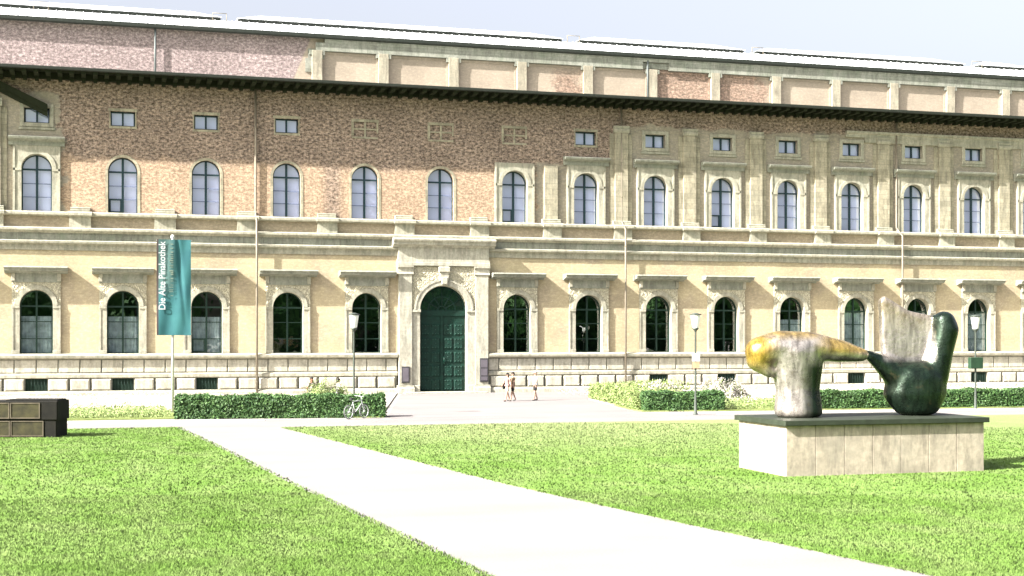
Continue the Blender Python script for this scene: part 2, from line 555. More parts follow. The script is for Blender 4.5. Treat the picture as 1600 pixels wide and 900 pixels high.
def bed_mat():
    b = NB('bed_ground')
    n = b.noise(1.6, 5, 0.7); x, y, z = b.xyz()
    far = b.ramp(n, [(0.35, (0.30, 0.27, 0.23)), (0.55, (0.38, 0.35, 0.31)), (0.7, (0.28, 0.28, 0.2))])
    near = b.ramp(n, [(0.3, (0.12, 0.16, 0.045)), (0.6, (0.19, 0.22, 0.08)), (0.75, (0.28, 0.28, 0.15))])
    f = sm(b, b.math('ADD', y, b.math('MULTIPLY', n, 5.0)), -19.0, 2.0)
    b.color(b.mix(f, near, far))
    b.bump(n, 0.5, 0.05)
    return b.set(0.9, 0, 0.1)
M['bed'] = bed_mat()

def sheet(name, pts, z, mat):
    m = MB(); m.face([(x, y, z) for x, y in pts])
    return tag(m.build(name, mat), kind='structure')
sheet('ground', [(-900, -900), (900, -900), (900, 900), (-900, 900)], -0.012, 'gravel')
# road in front of the beds, path across the lawn, forecourt before the door
sheet('road', [(-150, -37.6), (150, -37.6), (150, -31.2), (-150, -31.2)], -0.004, 'forecourt')
PL = [(-19.6, -35.7), (-18.9, -45.5), (-17.9, -61.3), (-17.2, -71.1), (-16.3, -84), (-14.6, -112)]
PR = [(-15.6, -36.9), (-14.6, -46.0), (-12.9, -62.0), (-11.6, -70.3), (-10.4, -77), (-8.0, -88), (-2.0, -112)]
sheet('path', PL + list(reversed(PR)), 0.0, 'path')
sheet('forecourt', [(-9.7, -31.2), (-9.4, -29.0), (-2.9, -0.9), (13.5, -0.9), (13.4, -8.0), (6.0, -14.0), (4.6, -22.0), (3.6, -27.5), (4.0, -31.2)], 0.0, 'forecourt')
# lawns: low turf slabs
def slab(name, pts, z0, z1, mat):
    m = MB()
    m.face([(x, y, z1) for x, y in pts])
    n = len(pts)
    for k in range(n):
        a, b = pts[k], pts[(k + 1) % n]
        m.face([(a[0], a[1], z0), (b[0], b[1], z0), (b[0], b[1], z1), (a[0], a[1], z1)])
    return tag(m.build(name, mat), kind='structure')
lawnL = [(-150, -34.0)] + [(-19.75, -35.6)] + [(x - 0.12, y) for x, y in PL[1:]] + [(-14.7, -150), (-150, -150)]
lawnR = [(x + 0.12, y) for x, y in PR] + [(0, -150), (150, -150), (150, -36.2), (18.7, -36.9), (-2.5, -37.0)]
slab('lawn', lawnL, -0.1, 0.014, 'lawn')
slab('lawn', lawnR, -0.1, 0.014, 'lawn')
# planted beds either side of the forecourt
slab('flower_bed_ground', [(-150, -28.6), (-19.5, -29.0), (-9.9, -30.5), (-9.6, -28.5), (-3.3, -1.3), (-150, -1.3)], -0.05, 0.05, 'bed')
slab('flower_bed_ground', [(3.8, -28.9), (8.2, -29.4), (24, -30.4), (150, -31.0), (150, -1.3), (13.7, -1.3), (13.6, -8.0), (6.2, -13.8), (4.9, -21.5), (3.9, -26.9)], -0.05, 0.05, 'bed')
# flush kerb lines edging the road
def kerb(xa, ya, xb, yb):
    m = MB()
    n = int(abs(xb - xa) / 1.2)
    for k in range(n):
        t0, t1 = k / n, (k + 1) / n
        x0, x1 = xa + (xb - xa) * t0, xa + (xb - xa) * t1 - 0.02
        y0 = ya + (yb - ya) * (t0 + t1) / 2
        m.box(x0, x1, y0 - 0.08, y0 + 0.08, -0.02, 0.07, bev=0.015)
    return tag(m.build('kerb', 'kerbstone'), kind='structure')
kerb(-80, -30.6, -15.6, -31.6)
kerb(6.5, -32.2, 80, -33.6)

# ------------------------------------------------------------ the museum
SP = 5.3526
X0, X1 = -7.5 * SP, 10.5 * SP
museum = tag(empty('museum_building', (0, 0, 0)), 'long brick museum with two rows of arched windows and a tall green door', 'building')
bays = list(range(-7, 11))
YL, YU, YA = -0.95, -0.35, 7.0      # wall faces: lower storey, upper storey, attic
PX0, PX1 = -3.25, 3.25              # portal

# lower wall
m = MB()
for b in bays:
    if b == 0:
        m.pierced(-SP / 2, SP / 2, 0.0, 9.85, YL, 0.6, 0, 2.2, 0.0, 5.75)
    else:
        m.pierced(b * SP - SP / 2, b * SP + SP / 2, 2.6, 9.85, YL, -0.5, b * SP, 1.1, 2.75, 5.85)
m.build('lower_wall', 'lower', museum)
# upper wall: arched and small openings
m = MB()
for b in bays:
    a, c = b * SP - SP / 2, b * SP + SP / 2
    m.pierced(a, c, 11.6, 17.1, YU, 0.12, b * SP, 0.935, 11.95, 14.7)
    m.pierced(a, c, 17.1, 21.0, YU, 0.12, b * SP, 0.78, 17.68, 18.66, arch=False)
m.build('upper_wall', 'upper', museum)
# end, back and core walls
m = MB()
m.face([(X0, YL, 0), (X0, 22, 0), (X0, 22, 22), (X0, YL, 21)])
m.face([(X1, YL, 0), (X1, 22, 0), (X1, 22, 22), (X1, YL, 21)])
m.face([(X0, 22, 0), (X1, 22, 0), (X1, 22, 27), (X0, 22, 27)])
m.face([(X0, 7, 20), (X0, 22, 20), (X0, 22, 27), (X0, 7, 26)])
m.face([(X1, 7, 20), (X1, 22, 20), (X1, 22, 27), (X1, 7, 26)])
m.build('end_wall', 'stone_c', museum)
# dark rooms behind the glass
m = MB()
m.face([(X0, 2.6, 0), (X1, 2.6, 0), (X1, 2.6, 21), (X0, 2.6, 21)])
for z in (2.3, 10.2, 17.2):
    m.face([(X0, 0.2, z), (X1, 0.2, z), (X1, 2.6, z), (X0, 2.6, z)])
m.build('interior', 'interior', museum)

# base: ledge, rusticated blocks, plinth course
m = MB()
for (a, c) in ((X0, PX0), (PX1, X1)):
    m.box(a, c, -1.0, YL + 0.2, 0.3, 2.55, 0)                                 # backing
    m.molding([(-1.16, 2.42), (-1.36, 2.52), (-1.38, 2.66), (-1.10, 2.79)], a, c, YL, 1)   # sill ledge
    m.molding([(-1.14, 1.19), (-1.20, 1.24), (-1.20, 1.42), (-1.08, 1.52)], a, c, -0.9, 1)  # mid band
    m.molding([(-1.46, -0.05), (-1.42, 0.24), (-1.22, 0.38)], a, c, -0.9, 1)    # plinth course
m.build('base_course', ['stone_g', 'stone'], museum)
m = MB(); mL = m; mR = MB()
q = SP / 4
k0, k1 = int(X0 / q) - 1, int(X1 / q) + 1
basement = [b for b in bays if b <= -3 or b >= 3]
for k in range(k0, k1 + 1):
    a, c = k * q + 0.035, (k + 1) * q - 0.035
    if c > PX0 - 0.0 and a < PX1 + 0.0:
        if a < PX0 - 0.25: c = PX0 - 0.02
        elif c > PX1 + 0.25: a = PX1 + 0.02
        else: continue
    if a < X0 or c > X1: continue
    (mL if a < 0 else mR).box(a, c, -1.10, -0.99, 1.56, 2.38, 0, 0.03, 'b')
for k in range(k0, k1 + 1):
    a, c = (k - 0.5) * q + 0.07, (k + 0.5) * q - 0.07
    if a < X0 or c > X1: continue
    if k % 4 == 0 and k // 4 in basement: continue
    if c > PX0 and a < PX1:
        if a < PX0 - 0.25: c = PX0 - 0.02
        elif c > PX1 + 0.25: a = PX1 + 0.02
        else: continue
    (mL if a < 0 else mR).box(a, c, -1.24 + rng.uniform(-.015, .015), -0.99, 0.40, 1.15, 0, 0.09, 'b')
mL.build('rusticated_blocks', 'block', museum); mR.build('rusticated_blocks', 'block', museum)

def basement_window():
    m = MB()
    m.face([(-.66, -1.02, .34), (.66, -1.02, .34), (.66, -1.02, 1.17), (-.66, -1.02, 1.17)], 1)
    for x in (-.5, -.3, -.1, .1, .3, .5):
        m.tube([(x, -1.07, .42), (x, -1.07, 1.14)], 0.014, 5, 0)
    o = m.build('basement_window', ['frame_l', 'interior'])
    s_ = MB()
    s_.prism([(-1.0, .36), (-1.52, 0.05), (-1.52, -0.02), (-1.0, -0.02)], -.82, .82, 0)
    s_.build('sill', 'block', o)
    return o
bw = None
for b in basement:
    if bw is None:
        bw = basement_window(); o = bw
    else:
        o = copy_tree(bw)
    o.parent = museum; o.location = (b * SP, 0, 0)

# belt between the storeys
m = MB()
for (a, c) in ((X0, X1),):
    m.molding([(-1.02, 9.45), (-1.02, 9.80), (-1.26, 9.90), (-1.28, 10.02), (-1.02, 10.10)], a, c, YL + 0.1, 1)
    m.box(a, c, -1.0, -0.4, 10.10, 10.66, 2)
    m.molding([(-1.04, 10.56), (-1.16, 10.64), (-1.30, 10.72), (-1.30, 10.84), (-0.80, 10.95)], a, c, -0.4, 1)
    m.box(a, c, -0.66, -0.3, 10.93, 11.70, 3)
    m.molding([(-0.76, 11.66), (-0.99, 11.74), (-0.99, 11.88), (-0.90, 11.955)], a, c, -0.32, 1)
for b in range(-8, 11):
    x = (b + 0.5) * SP
    h = 0.68
    if x - h < X0 or x + h > X1: continue
    m.box(x - h, x + h, -0.90, -0.5, 10.90, 11.66, 0)
    m.molding([(-0.92, 11.64), (-1.16, 11.72), (-1.16, 11.88), (-1.04, 11.965)], x - h - .06, x + h + .06, -0.5, 1)
m.build('string_course', ['stone', 'stone', 'stone_g', 'lower'], museum)

# pilaster stubs on the left, full pilasters on the right
def pil_base(m, x, w_, mi=0):
    m.molding([(-0.72, 11.96), (-0.74, 12.10), (-0.66, 12.13), (-0.68, 12.24), (-0.60, 12.28)], x - w_, x + w_, YU, mi)
for b in range(-5, 1):
    m = MB()
    pil_base(m, (b + 0.5) * SP, 0.62)
    m.build('pilaster_stub', 'stone', museum)
for b in [-7, -6] + list(range(1, 11)):
    x = (b + 0.5) * SP
    if x > X1 - 1: continue
    m = MB()
    top = 16.1 if b == 1 else 18.7
    pil_base(m, x, 0.68)
    m.box(x - 0.5, x + 0.5, YU - 0.22, YU + .02, 12.26, top, 1, 0.02)
    if b != 1:
        m.molding([(YU - .26, 18.66), (YU - .34, 18.8), (YU - .34, 18.92), (YU - .26, 18.96), (YU - .30, 19.15)], x - 0.58, x + 0.58, YU, 0)
        # shallow strips flanking the pilaster
        m.box(x - 0.86, x - 0.5, YU - 0.07, YU + .02, 12.0, 18.6, 1)
        m.box(x + 0.5, x + 0.86, YU - 0.07, YU + .02, 12.0, 18.6, 1)
    m.build('pilaster', ['stone', 'stone_c'], museum)
# surviving piece of upper entablature on the right
m = MB()
m.molding([(YU - .16, 19.12), (YU - .16, 19.35), (YU - .28, 19.42), (YU - .28, 19.58)], 31.6, X1, YU, 0)
m.molding([(YU - .13, 18.75), (YU - .13, 19.12)], 33.2, X1, YU, 0)
m.build('upper_entablature', 'stone', museum)
# dark slanted fragment added on the far left
m = MB()
for dz, d in ((0, .0), (.30, -.12)):
    p = [(-29.6, 20.2 + dz), (-26.1, 18.55 + dz), (-26.1, 18.1 + dz), (-29.6, 19.85 + dz)]
    y0 = YU - .35 + d
    m.face([(x, y0, z) for x, z in p])
    for k in range(4):
        a, c = p[k], p[(k + 1) % 4]
        m.face([(a[0], y0, a[1]), (c[0], y0, c[1]), (c[0], YU, c[1]), (a[0], YU, a[1])])
m.build('slanted_fragment', 'dark_eave', museum)

# eaves of the gallery roof with its dark bracket table
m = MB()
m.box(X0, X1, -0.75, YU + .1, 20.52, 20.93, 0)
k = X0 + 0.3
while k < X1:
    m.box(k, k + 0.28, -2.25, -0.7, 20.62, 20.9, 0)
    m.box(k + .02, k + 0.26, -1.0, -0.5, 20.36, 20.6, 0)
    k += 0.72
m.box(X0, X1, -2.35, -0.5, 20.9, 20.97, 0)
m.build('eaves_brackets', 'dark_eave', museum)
m = MB()
m.molding([(-2.35, 20.80), (-2.50, 20.84), (-2.52, 21.0), (-2.38, 21.0)], X0, X1, -2.33, 0)
m.build('gutter', 'gutter', museum)
m = MB()
m.prism([(-2.48, 21.0), (YA + .1, 21.9), (YA + .1, 21.7), (-2.35, 20.95)], X0, X1, 0)
k = X0
while k < X1:
    m.prism([(-2.1, 21.01), (YA, 21.91), (YA, 21.95), (-2.1, 21.05)], k, k + .03, 0); k += 1.2
m.build('gallery_roof', 'zinc_low', museum)

# attic wall with its stone frame of pilasters
m = MB()
m.box(X0, X1, YA, YA + .3, 21.5, 26.1, 0)
m.build('attic_wall', 'attic', museum)
m = MB()
AX0 = -8.25
m.box(AX0 + .55, 17.9, YA - .28, YA + .02, 24.86, 25.45, 0)
m.box(20.1, X1, YA - .28, YA + .02, 24.86, 25.45, 0)
m.molding([(YA - .29, 25.45), (YA - .33, 25.56), (YA - .36, 25.70), (YA - .3, 25.74), (YA - .3, 26.0)], AX0 + 1.2, X1, YA, 0)
m.box(AX0 + .0, AX0 + 1.2, YA - .1, YA + .01, 24.3, 25.0, 0)
m.box(AX0 - .2, AX0 + .7, YA - .1, YA + .01, 23.3, 24.3, 0)
m.box(17.9, 20.1, YA - .10, YA + .02, 24.95, 25.4, 0)
m.build('attic_cornice', 'stone_g', museum)
for b in range(-2, 11):
    x = (b + 0.5) * SP
    if x > X1 - .5: continue
    m = MB()
    if b == -2: x += 0.42
    m.box(x - .38, x + .38, YA - .30, YA + .02, 21.8, 24.88, 1, 0.02)
    m.box(x - .56, x + .56, YA - .27, YA + .02, 24.55, 24.86, 0)
    m.build('attic_pilaster', ['stone_g', 'stone_a'], museum)
for b in range(-1, 11):      # thin raised frames round the attic panels
    m = MB()
    a, c = (b - .5) * SP + .38, (b + .5) * SP - .38
    m.box(a + .1, c - .1, YA - .059, YA + .01, 24.66, 24.82, 0)
    m.box(a, a + .14, YA - .06, YA + .01, 21.8, 24.8, 0)
    m.box(c - .14, c, YA - .06, YA + .01, 21.8, 24.8, 0)
    m.build('attic_panel_frame', 'attic', museum)

# main roof
m = MB()
m.prism([(YA - .42, 26.06), (10.0, 27.32), (16.0, 27.6), (22.2, 25.9), (22.2, 25.7), (YA - .42, 25.98)], X0 - .3, X1 + .3, 0)
k = X0
while k < X1:
    m.prism([(YA - .40, 26.07), (10.0, 27.33), (10.0, 27.38), (YA - .40, 26.12)], k, k + .045, 0); k += 0.62
m.build('main_roof', 'zinc', museum)
m = MB()
m.molding([(YA - .46, 25.74), (YA - .56, 25.80), (YA - .58, 26.03), (YA - .44, 26.03)], X0 - .3, X1 + .3, YA - .4, 0)
m.box(X0 - .3, X1 + .3, YA - .45, YA - .3, 25.72, 25.97, 0)
m.build('roof_gutter', 'gutter', museum)
def skylight(a, c):
    m = MB()
    m.box(a, c, 10.0, 14.2, 27.2, 27.55, 1)
    # hipped glass roof
    p = [(a - .1, 9.85, 27.56), (c + .1, 9.85, 27.56), (c + .1, 14.3, 27.56), (a - .1, 14.3, 27.56)]
    r0, r1 = (a + 1.9, 12.1, 28.34), (c - 1.9, 12.1, 28.34)
    m.face([p[0], p[1], r1, r0]); m.face([p[2], p[3], r0, r1]); m.face([p[1], p[2], r1]); m.face([p[3], p[0], r0]); m.face(list(reversed(p)))
    k = a + 0.6
    while k < c - .5:      # glazing bars on the slope
        t = min(1.0, max(0.0, min((k - a) / 1.9, (c - k) / 1.9)))
        ye = 9.85 + (12.1 - 9.85) * t; ze = 27.56 + .78 * t
        m.face([(k, 9.84, 27.60), (k + .05, 9.84, 27.60), (k + .05, ye, ze + .03), (k, ye, ze + .03)])
        k += 1.0
    o = m.build('skylight', ['sky_glass', 'gutter'], museum)
for a, c in ((-40, -14.3), (-13.0, 12.3), (13.8, 28.1), (29.3, 48.9), (50.4, 56)):
    skylight(a, c)
# access rails and small vents near the skylight ends
for x in (-27.4, -14.9, 12.6, 28.6, 49.4):
    m = MB()
    m.tube([(x, 9.5, 27.15), (x, 9.5, 27.75)], .03, 6); m.tube([(x + 1.0, 9.5, 27.15), (x + 1.0, 9.5, 27.75)], .03, 6)
    m.tube([(x, 9.5, 27.75), (x + 1.0, 9.5, 27.75)], .025, 6)
    m.build('roof_rail', 'pipe', museum)

# downpipes
for x in (-12.82, 13.38, 35.9):
    m = MB()
    m.tube([(x, YU - .16, 20.85), (x, YU - .16, 12.3), (x, -1.38, 11.6), (x, -1.38, 0.05)], .075, 8)
    for z in (19, 16.5, 14, 10.4, 8, 5.5, 3.1, 0.9):
        m.torus((x, YU - .16 if z > 12 else -1.38, z), .085, .02, (0, 0, 1), 10, 4)
    m.build('downpipe', 'pipe', museum)
for x in (-19.1, 18.3):
    m = MB()
    m.tube([(x, YA - .26, 25.75), (x, YA - .26, 21.9)], .08, 8)
    m.build('downpipe', 'pipe_d', museum)

# ---- windows: frame mesh with pane, surround, curtain as sub-parts
def arch_outline(hw, zb, zs, seg=16):
    return [(hw, zb)] + [(hw * math.cos(math.pi * k / seg), zs + hw * math.sin(math.pi * k / seg)) for k in range(seg + 1)] + [(-hw, zb)]
def window_frame(name, mats, hw, zb, zs, y, bars, arch=True, vent=False, fw=0.075, cw=.075):
    m = MB()
    y0, y1 = y - .05, y + .03
    m.box(-hw, -hw + fw, y0, y1, zb, zs); m.box(hw - fw, hw, y0, y1, zb, zs)
    m.box(-hw, hw, y0 - .001, y1, zb, zb + fw)
    if arch:
        m.ring(0, zs, hw - fw, hw, y0, y1, seg=18)
        m.box(-hw + fw, hw - fw, y0 - .02, y1, zs - .06, zs + .05)
        top = zs + hw - .03
    else:
        m.box(-hw, hw, y0, y1, zs - fw, zs + .001)
        top = zs
    m.box(-cw, cw, y0 - .03, y1, zb + fw, top)
    for z in bars:
        m.box(-hw + fw, hw - fw, y0 + .01, y1 - .01, z - .028, z + .028, 1)
    if vent:
        z1 = zb + (bars[0] - zb) + .02
        m.box(-hw + fw, -cw, y0 - .03, y1, zb + fw, zb + fw + .1); m.box(-hw + fw, -cw, y0 - .03, y1, z1 - .1, z1)
        m.box(-hw + fw - .01, -hw + fw + .1, y0 - .031, y1, zb + fw + .1, z1 - .1); m.box(-cw - .1, -cw + .001, y0 - .031, y1, zb + fw + .1, z1 - .1)
    return m.build(name, mats)
def pane(hw, zb, zs, y, mat, arch, parent, name='pane'):
    m = MB()
    if arch: pts = arch_outline(hw, zb, zs)
    else: pts = [(hw, zb), (hw, zs), (-hw, zs), (-hw, zb)]
    m.face([(x, y, z) for x, z in pts])
    return m.build(name, mat, parent)

def upper_surround(hood, parent):
    m = MB()
    y = -0.50
    m.pierced(-1.46, 1.46, 11.97, 16.2, y, -0.02, 0, .932, 11.97, 14.7, True, 0, 0, 0)
    for sx in (-1, 1):
        m.face([(sx * 1.46, y, 11.97), (sx * 1.46, YU, 11.97), (sx * 1.46, YU, 16.2), (sx * 1.46, y, 16.2)])
        m.box(sx * 1.2 - .26, sx * 1.2 + .26, y - .05, y + .02, 14.58, 14.72)
        m.box(sx * 1.38 - .06, sx * 1.38 + .06, y - .05, y + .02, 12.0, 16.1)
    m.face([(-1.46, y, 16.2), (1.46, y, 16.2), (1.46, YU, 16.2), (-1.46, YU, 16.2)])
    m.ring(0, 14.72, .95, 1.2, y - .055, y)
    if hood:
        m.molding([(y - .04, 16.2), (y - .04, 16.46), (y - .2, 16.52), (y - .40, 16.60), (y - .44, 16.72), (y - .2, 16.80)], -1.72, 1.72, YU, 1)
    return m.build('surround', ['stone', 'stone_d'], parent)
def thin_ring(parent):
    m = MB()
    m.ring(0, 14.7, .935, 1.11, YU - .025, YU + .01)
    for sx in (-1, 1):
        m.box(sx * 1.022 - .087, sx * 1.022 + .087, YU - .025, YU + .01, 11.96, 14.7)
    return m.build('surround', ['stone_c'], parent)

def make_upper(kind, vent):
    o = window_frame('upper_window', ['frame_u', 'frame_thin'], .935, 11.95, 14.7, 0.0, (12.92, 13.78), vent=vent)
    pane(.9, 11.97, 14.7, 0.01, 'glass_u', True, o)
    pane(1.0, 11.9, 14.72, 0.16, 'pane_backing_u', True, o, 'blind')  # 'blind' is the pale lavender sheet close behind the glass
    if kind == 'bare': thin_ring(o)
    else: upper_surround(kind == 'hood', o)
    return o
protos = {}
for b in bays:
    kind = 'hood' if (b >= 2 or b <= -5) else ('plain' if b == 1 else 'bare')
    vent = b in (-4, 1, 4)
    if (kind, vent) not in protos:
        o = protos[(kind, vent)] = make_upper(kind, vent)
    else:
        o = copy_tree(protos[(kind, vent)])
    o.parent = museum; o.location = (b * SP, 0, 0)

def make_small(fr):
    o = window_frame('mezzanine_window', ['frame_u', 'frame_thin'], .78, 17.68, 18.66, -0.02, (), arch=False, fw=.09, cw=.06)
    pane(.72, 17.72, 18.62, -0.01, 'glass_u', False, o)
    pane(.78, 17.66, 18.68, 0.11, 'pane_backing_u', False, o, 'blind')  # 'blind' is the same pale lavender sheet behind the glass
    m = MB()
    if fr:
        t = .26
        m.box(-.78 - t, -.78, YU - .1, YU + .05, 17.68 - t, 18.66 + t, 0, .02); m.box(.78, .78 + t, YU - .1, YU + .05, 17.68 - t, 18.66 + t, 0, .02)
        m.box(-.78, .78, YU - .1, YU + .05, 18.66, 18.66 + t, 0, .02); m.box(-.78, .78, YU - .1, YU + .05, 17.68 - t, 17.68, 0, .02)
        m.box(-1.12, 1.12, YU - .06, YU + .03, 17.24, 17.4)
        m.build('surround', 'stone', o)
    else:
        m.box(-.86, -.78, YU - .03, YU + .05, 17.62, 18.7); m.box(.78, .86, YU - .03, YU + .05, 17.62, 18.7); m.box(-.92, .92, YU - .031, YU + .05, 18.66, 18.84); m.box(-.88, .88, YU - .032, YU + .05, 17.54, 17.68)
        m.build('surround', 'stone_c', o)
    return o
def make_bricked():
    """opening closed with brick, the stone cross of the old window left in it"""
    m = MB()
    m.box(-.78, .78, YU + .06, YU + .2, 17.68, 18.66, 0)
    o = m.build('bricked_up_window', 'upper')
    m = MB()
    m.box(-.95, .95, YU - .03, YU + .09, 18.66, 18.84); m.box(-.95, -.78, YU - .03, YU + .09, 17.7, 18.66)
    m.box(-.06, .06, YU - .02, YU + .09, 17.60, 18.70); m.box(-.78, .78, YU - .0, YU + .09, 18.12, 18.22)
    m.box(.80, .92, YU - .03, YU + .09, 17.95, 18.66); m.box(-.9, .9, YU - .04, YU + .09, 17.52, 17.64)
    m.build('surround', 'stone_c', o)
    return o
protos = {}
for b in bays:
    key = 'bricked' if b in (-1, 0, 1) else ('stone' if (b >= 3 or b <= -5) else 'bare')
    if key not in protos:
        o = protos[key] = make_bricked() if key == 'bricked' else make_small(key == 'stone')
    else:
        o = copy_tree(protos[key])
    o.parent = museum; o.location = (b * SP, 0, 0)

def lower_surround(parent):
    m = MB()
    y = -1.08
    m.pierced(-1.48, 1.48, 2.77, 7.45, y, -0.5, 0, 1.012, 2.77, 5.85, True, 0, 1, 0)
    for sx in (-1, 1):
        m.face([(sx * 1.48, y, 2.77), (sx * 1.48, YL, 2.77), (sx * 1.48, YL, 7.5), (sx * 1.48, y, 7.5)])
        m.box(sx * 1.25 - .24, sx * 1.25 + .24, y - .06, y + .02, 5.70, 5.88, 0, .015)      # impost
        m.box(sx * 1.43 - .05, sx * 1.43 + .05, y - .04, y + .02, 2.8, 5.7)
        m.box(sx * 1.25 - .25, sx * 1.25 + .25, y - .06, y + .02, 2.79, 3.0, 0, .015)
        m.box(sx * 1.40 - .12, sx * 1.40 + .12, y - .14, y + .02, 7.44, 7.94, 0, .02)        # brackets
    m.ring(0, 5.87, 1.02, 1.30, y - .07, y)
    m.box(-1.5, 1.5, y - .05, YL, 7.36, 7.95, 2)
    m.molding([(y - .10, 7.93), (y - .14, 8.02), (y - .62, 8.08), (y - .64, 8.20), (y - .80, 8.28), (y - .70, 8.36)], -1.93, 1.93, YL, 2)
    return m.build('surround', ['stone', 'relief', 'stone_d'], parent)
def make_lower(vent, curt):
    o = window_frame('lower_window', ['frame_l', 'frame_l'], 1.015, 2.77, 5.85, -0.55, (3.75, 4.85), vent=vent, fw=.08, cw=.055)
    pane(.98, 2.8, 5.85, -0.54, 'glass_l', True, o)
    if curt:
        m = MB()
        n = 20
        for k in range(n):      # hanging folds
            xa, xb = -1.05 + 2.1 * k / n, -1.05 + 2.1 * (k + 1) / n
            ya, yb = -.38 + .04 * (k % 2), -.38 + .04 * ((k + 1) % 2)
            z1 = 5.2 if curt == 1 else 5.75
            m.face([(xa, ya, 2.7), (xb, yb, 2.7), (xb, yb, z1), (xa, ya, z1)])
        m.build('curtain', 'curtain', o)
    lower_surround(o)
    return o
protos = {}
for b in bays:
    if b == 0: continue
    curt = {-7: 1, -6: 1, -5: 1, -4: 1, -3: 1, 3: 0, 4: 0, 5: 1, 6: 2, 7: 2, 8: 2, 9: 2, 10: 2}.get(b, 0)
    key = (b == -3, curt)
    if key not in protos:
        o = protos[key] = make_lower(*key)
    else:
        o = copy_tree(protos[key])
    o.parent = museum; o.location = (b * SP, 0, 0)

# ---- portal
m = MB()
yp = -1.35
m.pierced(-2.25, 2.25, 0.0, 8.75, yp + .12, -0.55, 0, 1.68, 0.0, 5.72, True, 0, 1, 0)
m.box(-3.18, -2.25, yp, YL, .55, 8.75, 0, .02); m.box(2.25, 3.18, yp, YL, .55, 8.75, 0, .02)     # pilasters
for sx in (-1, 1):
    x = sx * 2.715
    m.molding([(yp - .22, 0.0), (yp - .20, .34), (yp - .10, .42), (yp - .10, .55)], x - .58, x + .58, YL, 0)
    m.molding([(yp - .03, 8.15), (yp - .08, 8.22), (yp - .03, 8.30), (yp - .03, 8.55), (yp - .16, 8.68), (yp - .16, 8.78)], x - .55, x + .55, YL, 0)
    m.box(sx * 1.95 - .32, sx * 1.95 + .32, yp + .02, yp + .2, 5.58, 5.76, 0, .02)                # imposts
    m.box(sx * 1.97 - .28, sx * 1.97 + .28, yp + .04, yp + .2, 0, .55, 0, .03)
m.ring(0, 5.76, 1.69, 2.1, yp + .04, yp + .14)
m.ring(0, 5.76, 1.98, 2.1, yp + .0, yp + .1)
# keystone console
m.box(-.34, .34, yp - .1, yp + .13, 7.75, 8.75, 0, .04); m.box(-.40, .40, yp - .2, yp, 8.35, 8.72, 0, .04); m.box(-.22, .22, yp - .2, yp, 7.5, 8.0, 0, .05)
# entablature
m.box(-3.3, 3.3, yp - .06, YL, 8.78, 9.02, 0, .02); m.box(-3.27, 3.27, yp - .03, YL, 9.02, 9.2, 0)
m.box(-3.22, 3.22, yp, YL, 9.2, 10.04, 0)
m.molding([(yp - .05, 10.04), (yp - .12, 10.14), (yp - .34, 10.22), (yp - .36, 10.38), (yp - .50, 10.48), (yp - .52, 10.58), (yp - .2, 10.68)], -3.62, 3.62, YL + .1, 0)
m.build('portal', ['portal', 'relief'], museum)
m = MB()
m.box(-2.9, 2.9, -2.25, YL, -.02, .10, 0, .02)
m.build('door_step', 'portal', museum)
# door leaf with rivets, fanlight
m = MB()
yd = -0.62
pts = arch_outline(1.72, 0.08, 5.72)
m.face([(x, yd, z) for x, z in pts])
m.box(-1.7, 1.7, yd - .08, yd, 5.35, 5.72, 0)
m.box(-.07, .07, yd - .07, yd, .1, 5.4, 0)
for sx in (-1, 1):
    for c in range(2):
        for r in range(5):
            x = sx * (.45 + c * .74); z = .55 + r * .96
            m.box(x - .30, x + .30, yd - .045, yd, z - .38, z + .38, 0, .03)
            for dx, dz in ((0, 0), (-.2, -.28), (.2, -.28), (-.2, .28), (.2, .28), (0, .28), (0, -.28)):
                m.lathe([(.045, 0), (.04, .02), (0, .035)], 8, 1)
                n = 24
                for i in range(len(m.v) - n, len(m.v)):
                    a = m.v[i]; m.v[i] = (x + dx + a[0], yd - .045 - a[2], z + dz + a[1])
door = m.build('door', ['door', 'stud'], museum)
m = MB()
for k in range(1, 6):
    t = math.pi * k / 6
    m.tube([(0.3 * math.cos(t), yd - .07, 5.72 + .3 * math.sin(t)), (1.6 * math.cos(t), yd - .07, 5.72 + 1.6 * math.sin(t))], .045, 6)
m.ring(0, 5.72, .26, .36, yd - .1, yd - .03); m.ring(0, 5.72, .92, 1.0, yd - .1, yd - .03); m.ring(0, 5.72, 1.58, 1.72, yd - .1, yd)
m.build('fanlight', 'door', door)
m = MB()
m.face([(1.55 * math.cos(t) * .98, yd - .02, 5.76 + 1.5 * math.sin(t)) for t in [math.pi * k / 16 for k in range(17)]])
m.build('pane', 'glass_l', door)
m = MB()
m.tube([(.14, yd - .12, 2.0), (.14, yd - .12, 2.5)], .03, 6); m.tube([(.14, yd, 2.05), (.14, yd - .12, 2.05)], .02, 6); m.tube([(.14, yd, 2.45), (.14, yd - .12, 2.45)], .02, 6)
m.build('handle', 'stud', door)
# plaques beside the door
m = MB(); m.box(-3.0, -2.45, yp - .07, yp, .72, 1.85, 0, .02); m.box(-2.93, -2.52, yp - .085, yp - .06, .82, 1.75, 1)
m.build('plaque', ['plaque_dk', 'plaque'], museum)
m = MB(); m.box(2.55, 3.15, yp - .07, yp, .75, 2.4, 0, .02)
m.box(2.62, 3.08, yp - .085, yp - .06, 1.75, 2.3, 1); m.box(2.62, 3.08, yp - .085, yp - .06, 1.2, 1.68, 1); m.box(2.62, 3.08, yp - .085, yp - .06, .85, 1.12, 1)
m.build('plaque', ['plaque_dk', 'plaque'], museum)
m = MB()
m.box(-19.02, -18.86, YL - .2, YL, 5.1, 5.35)
m.build('small_box', 'gutter', museum)

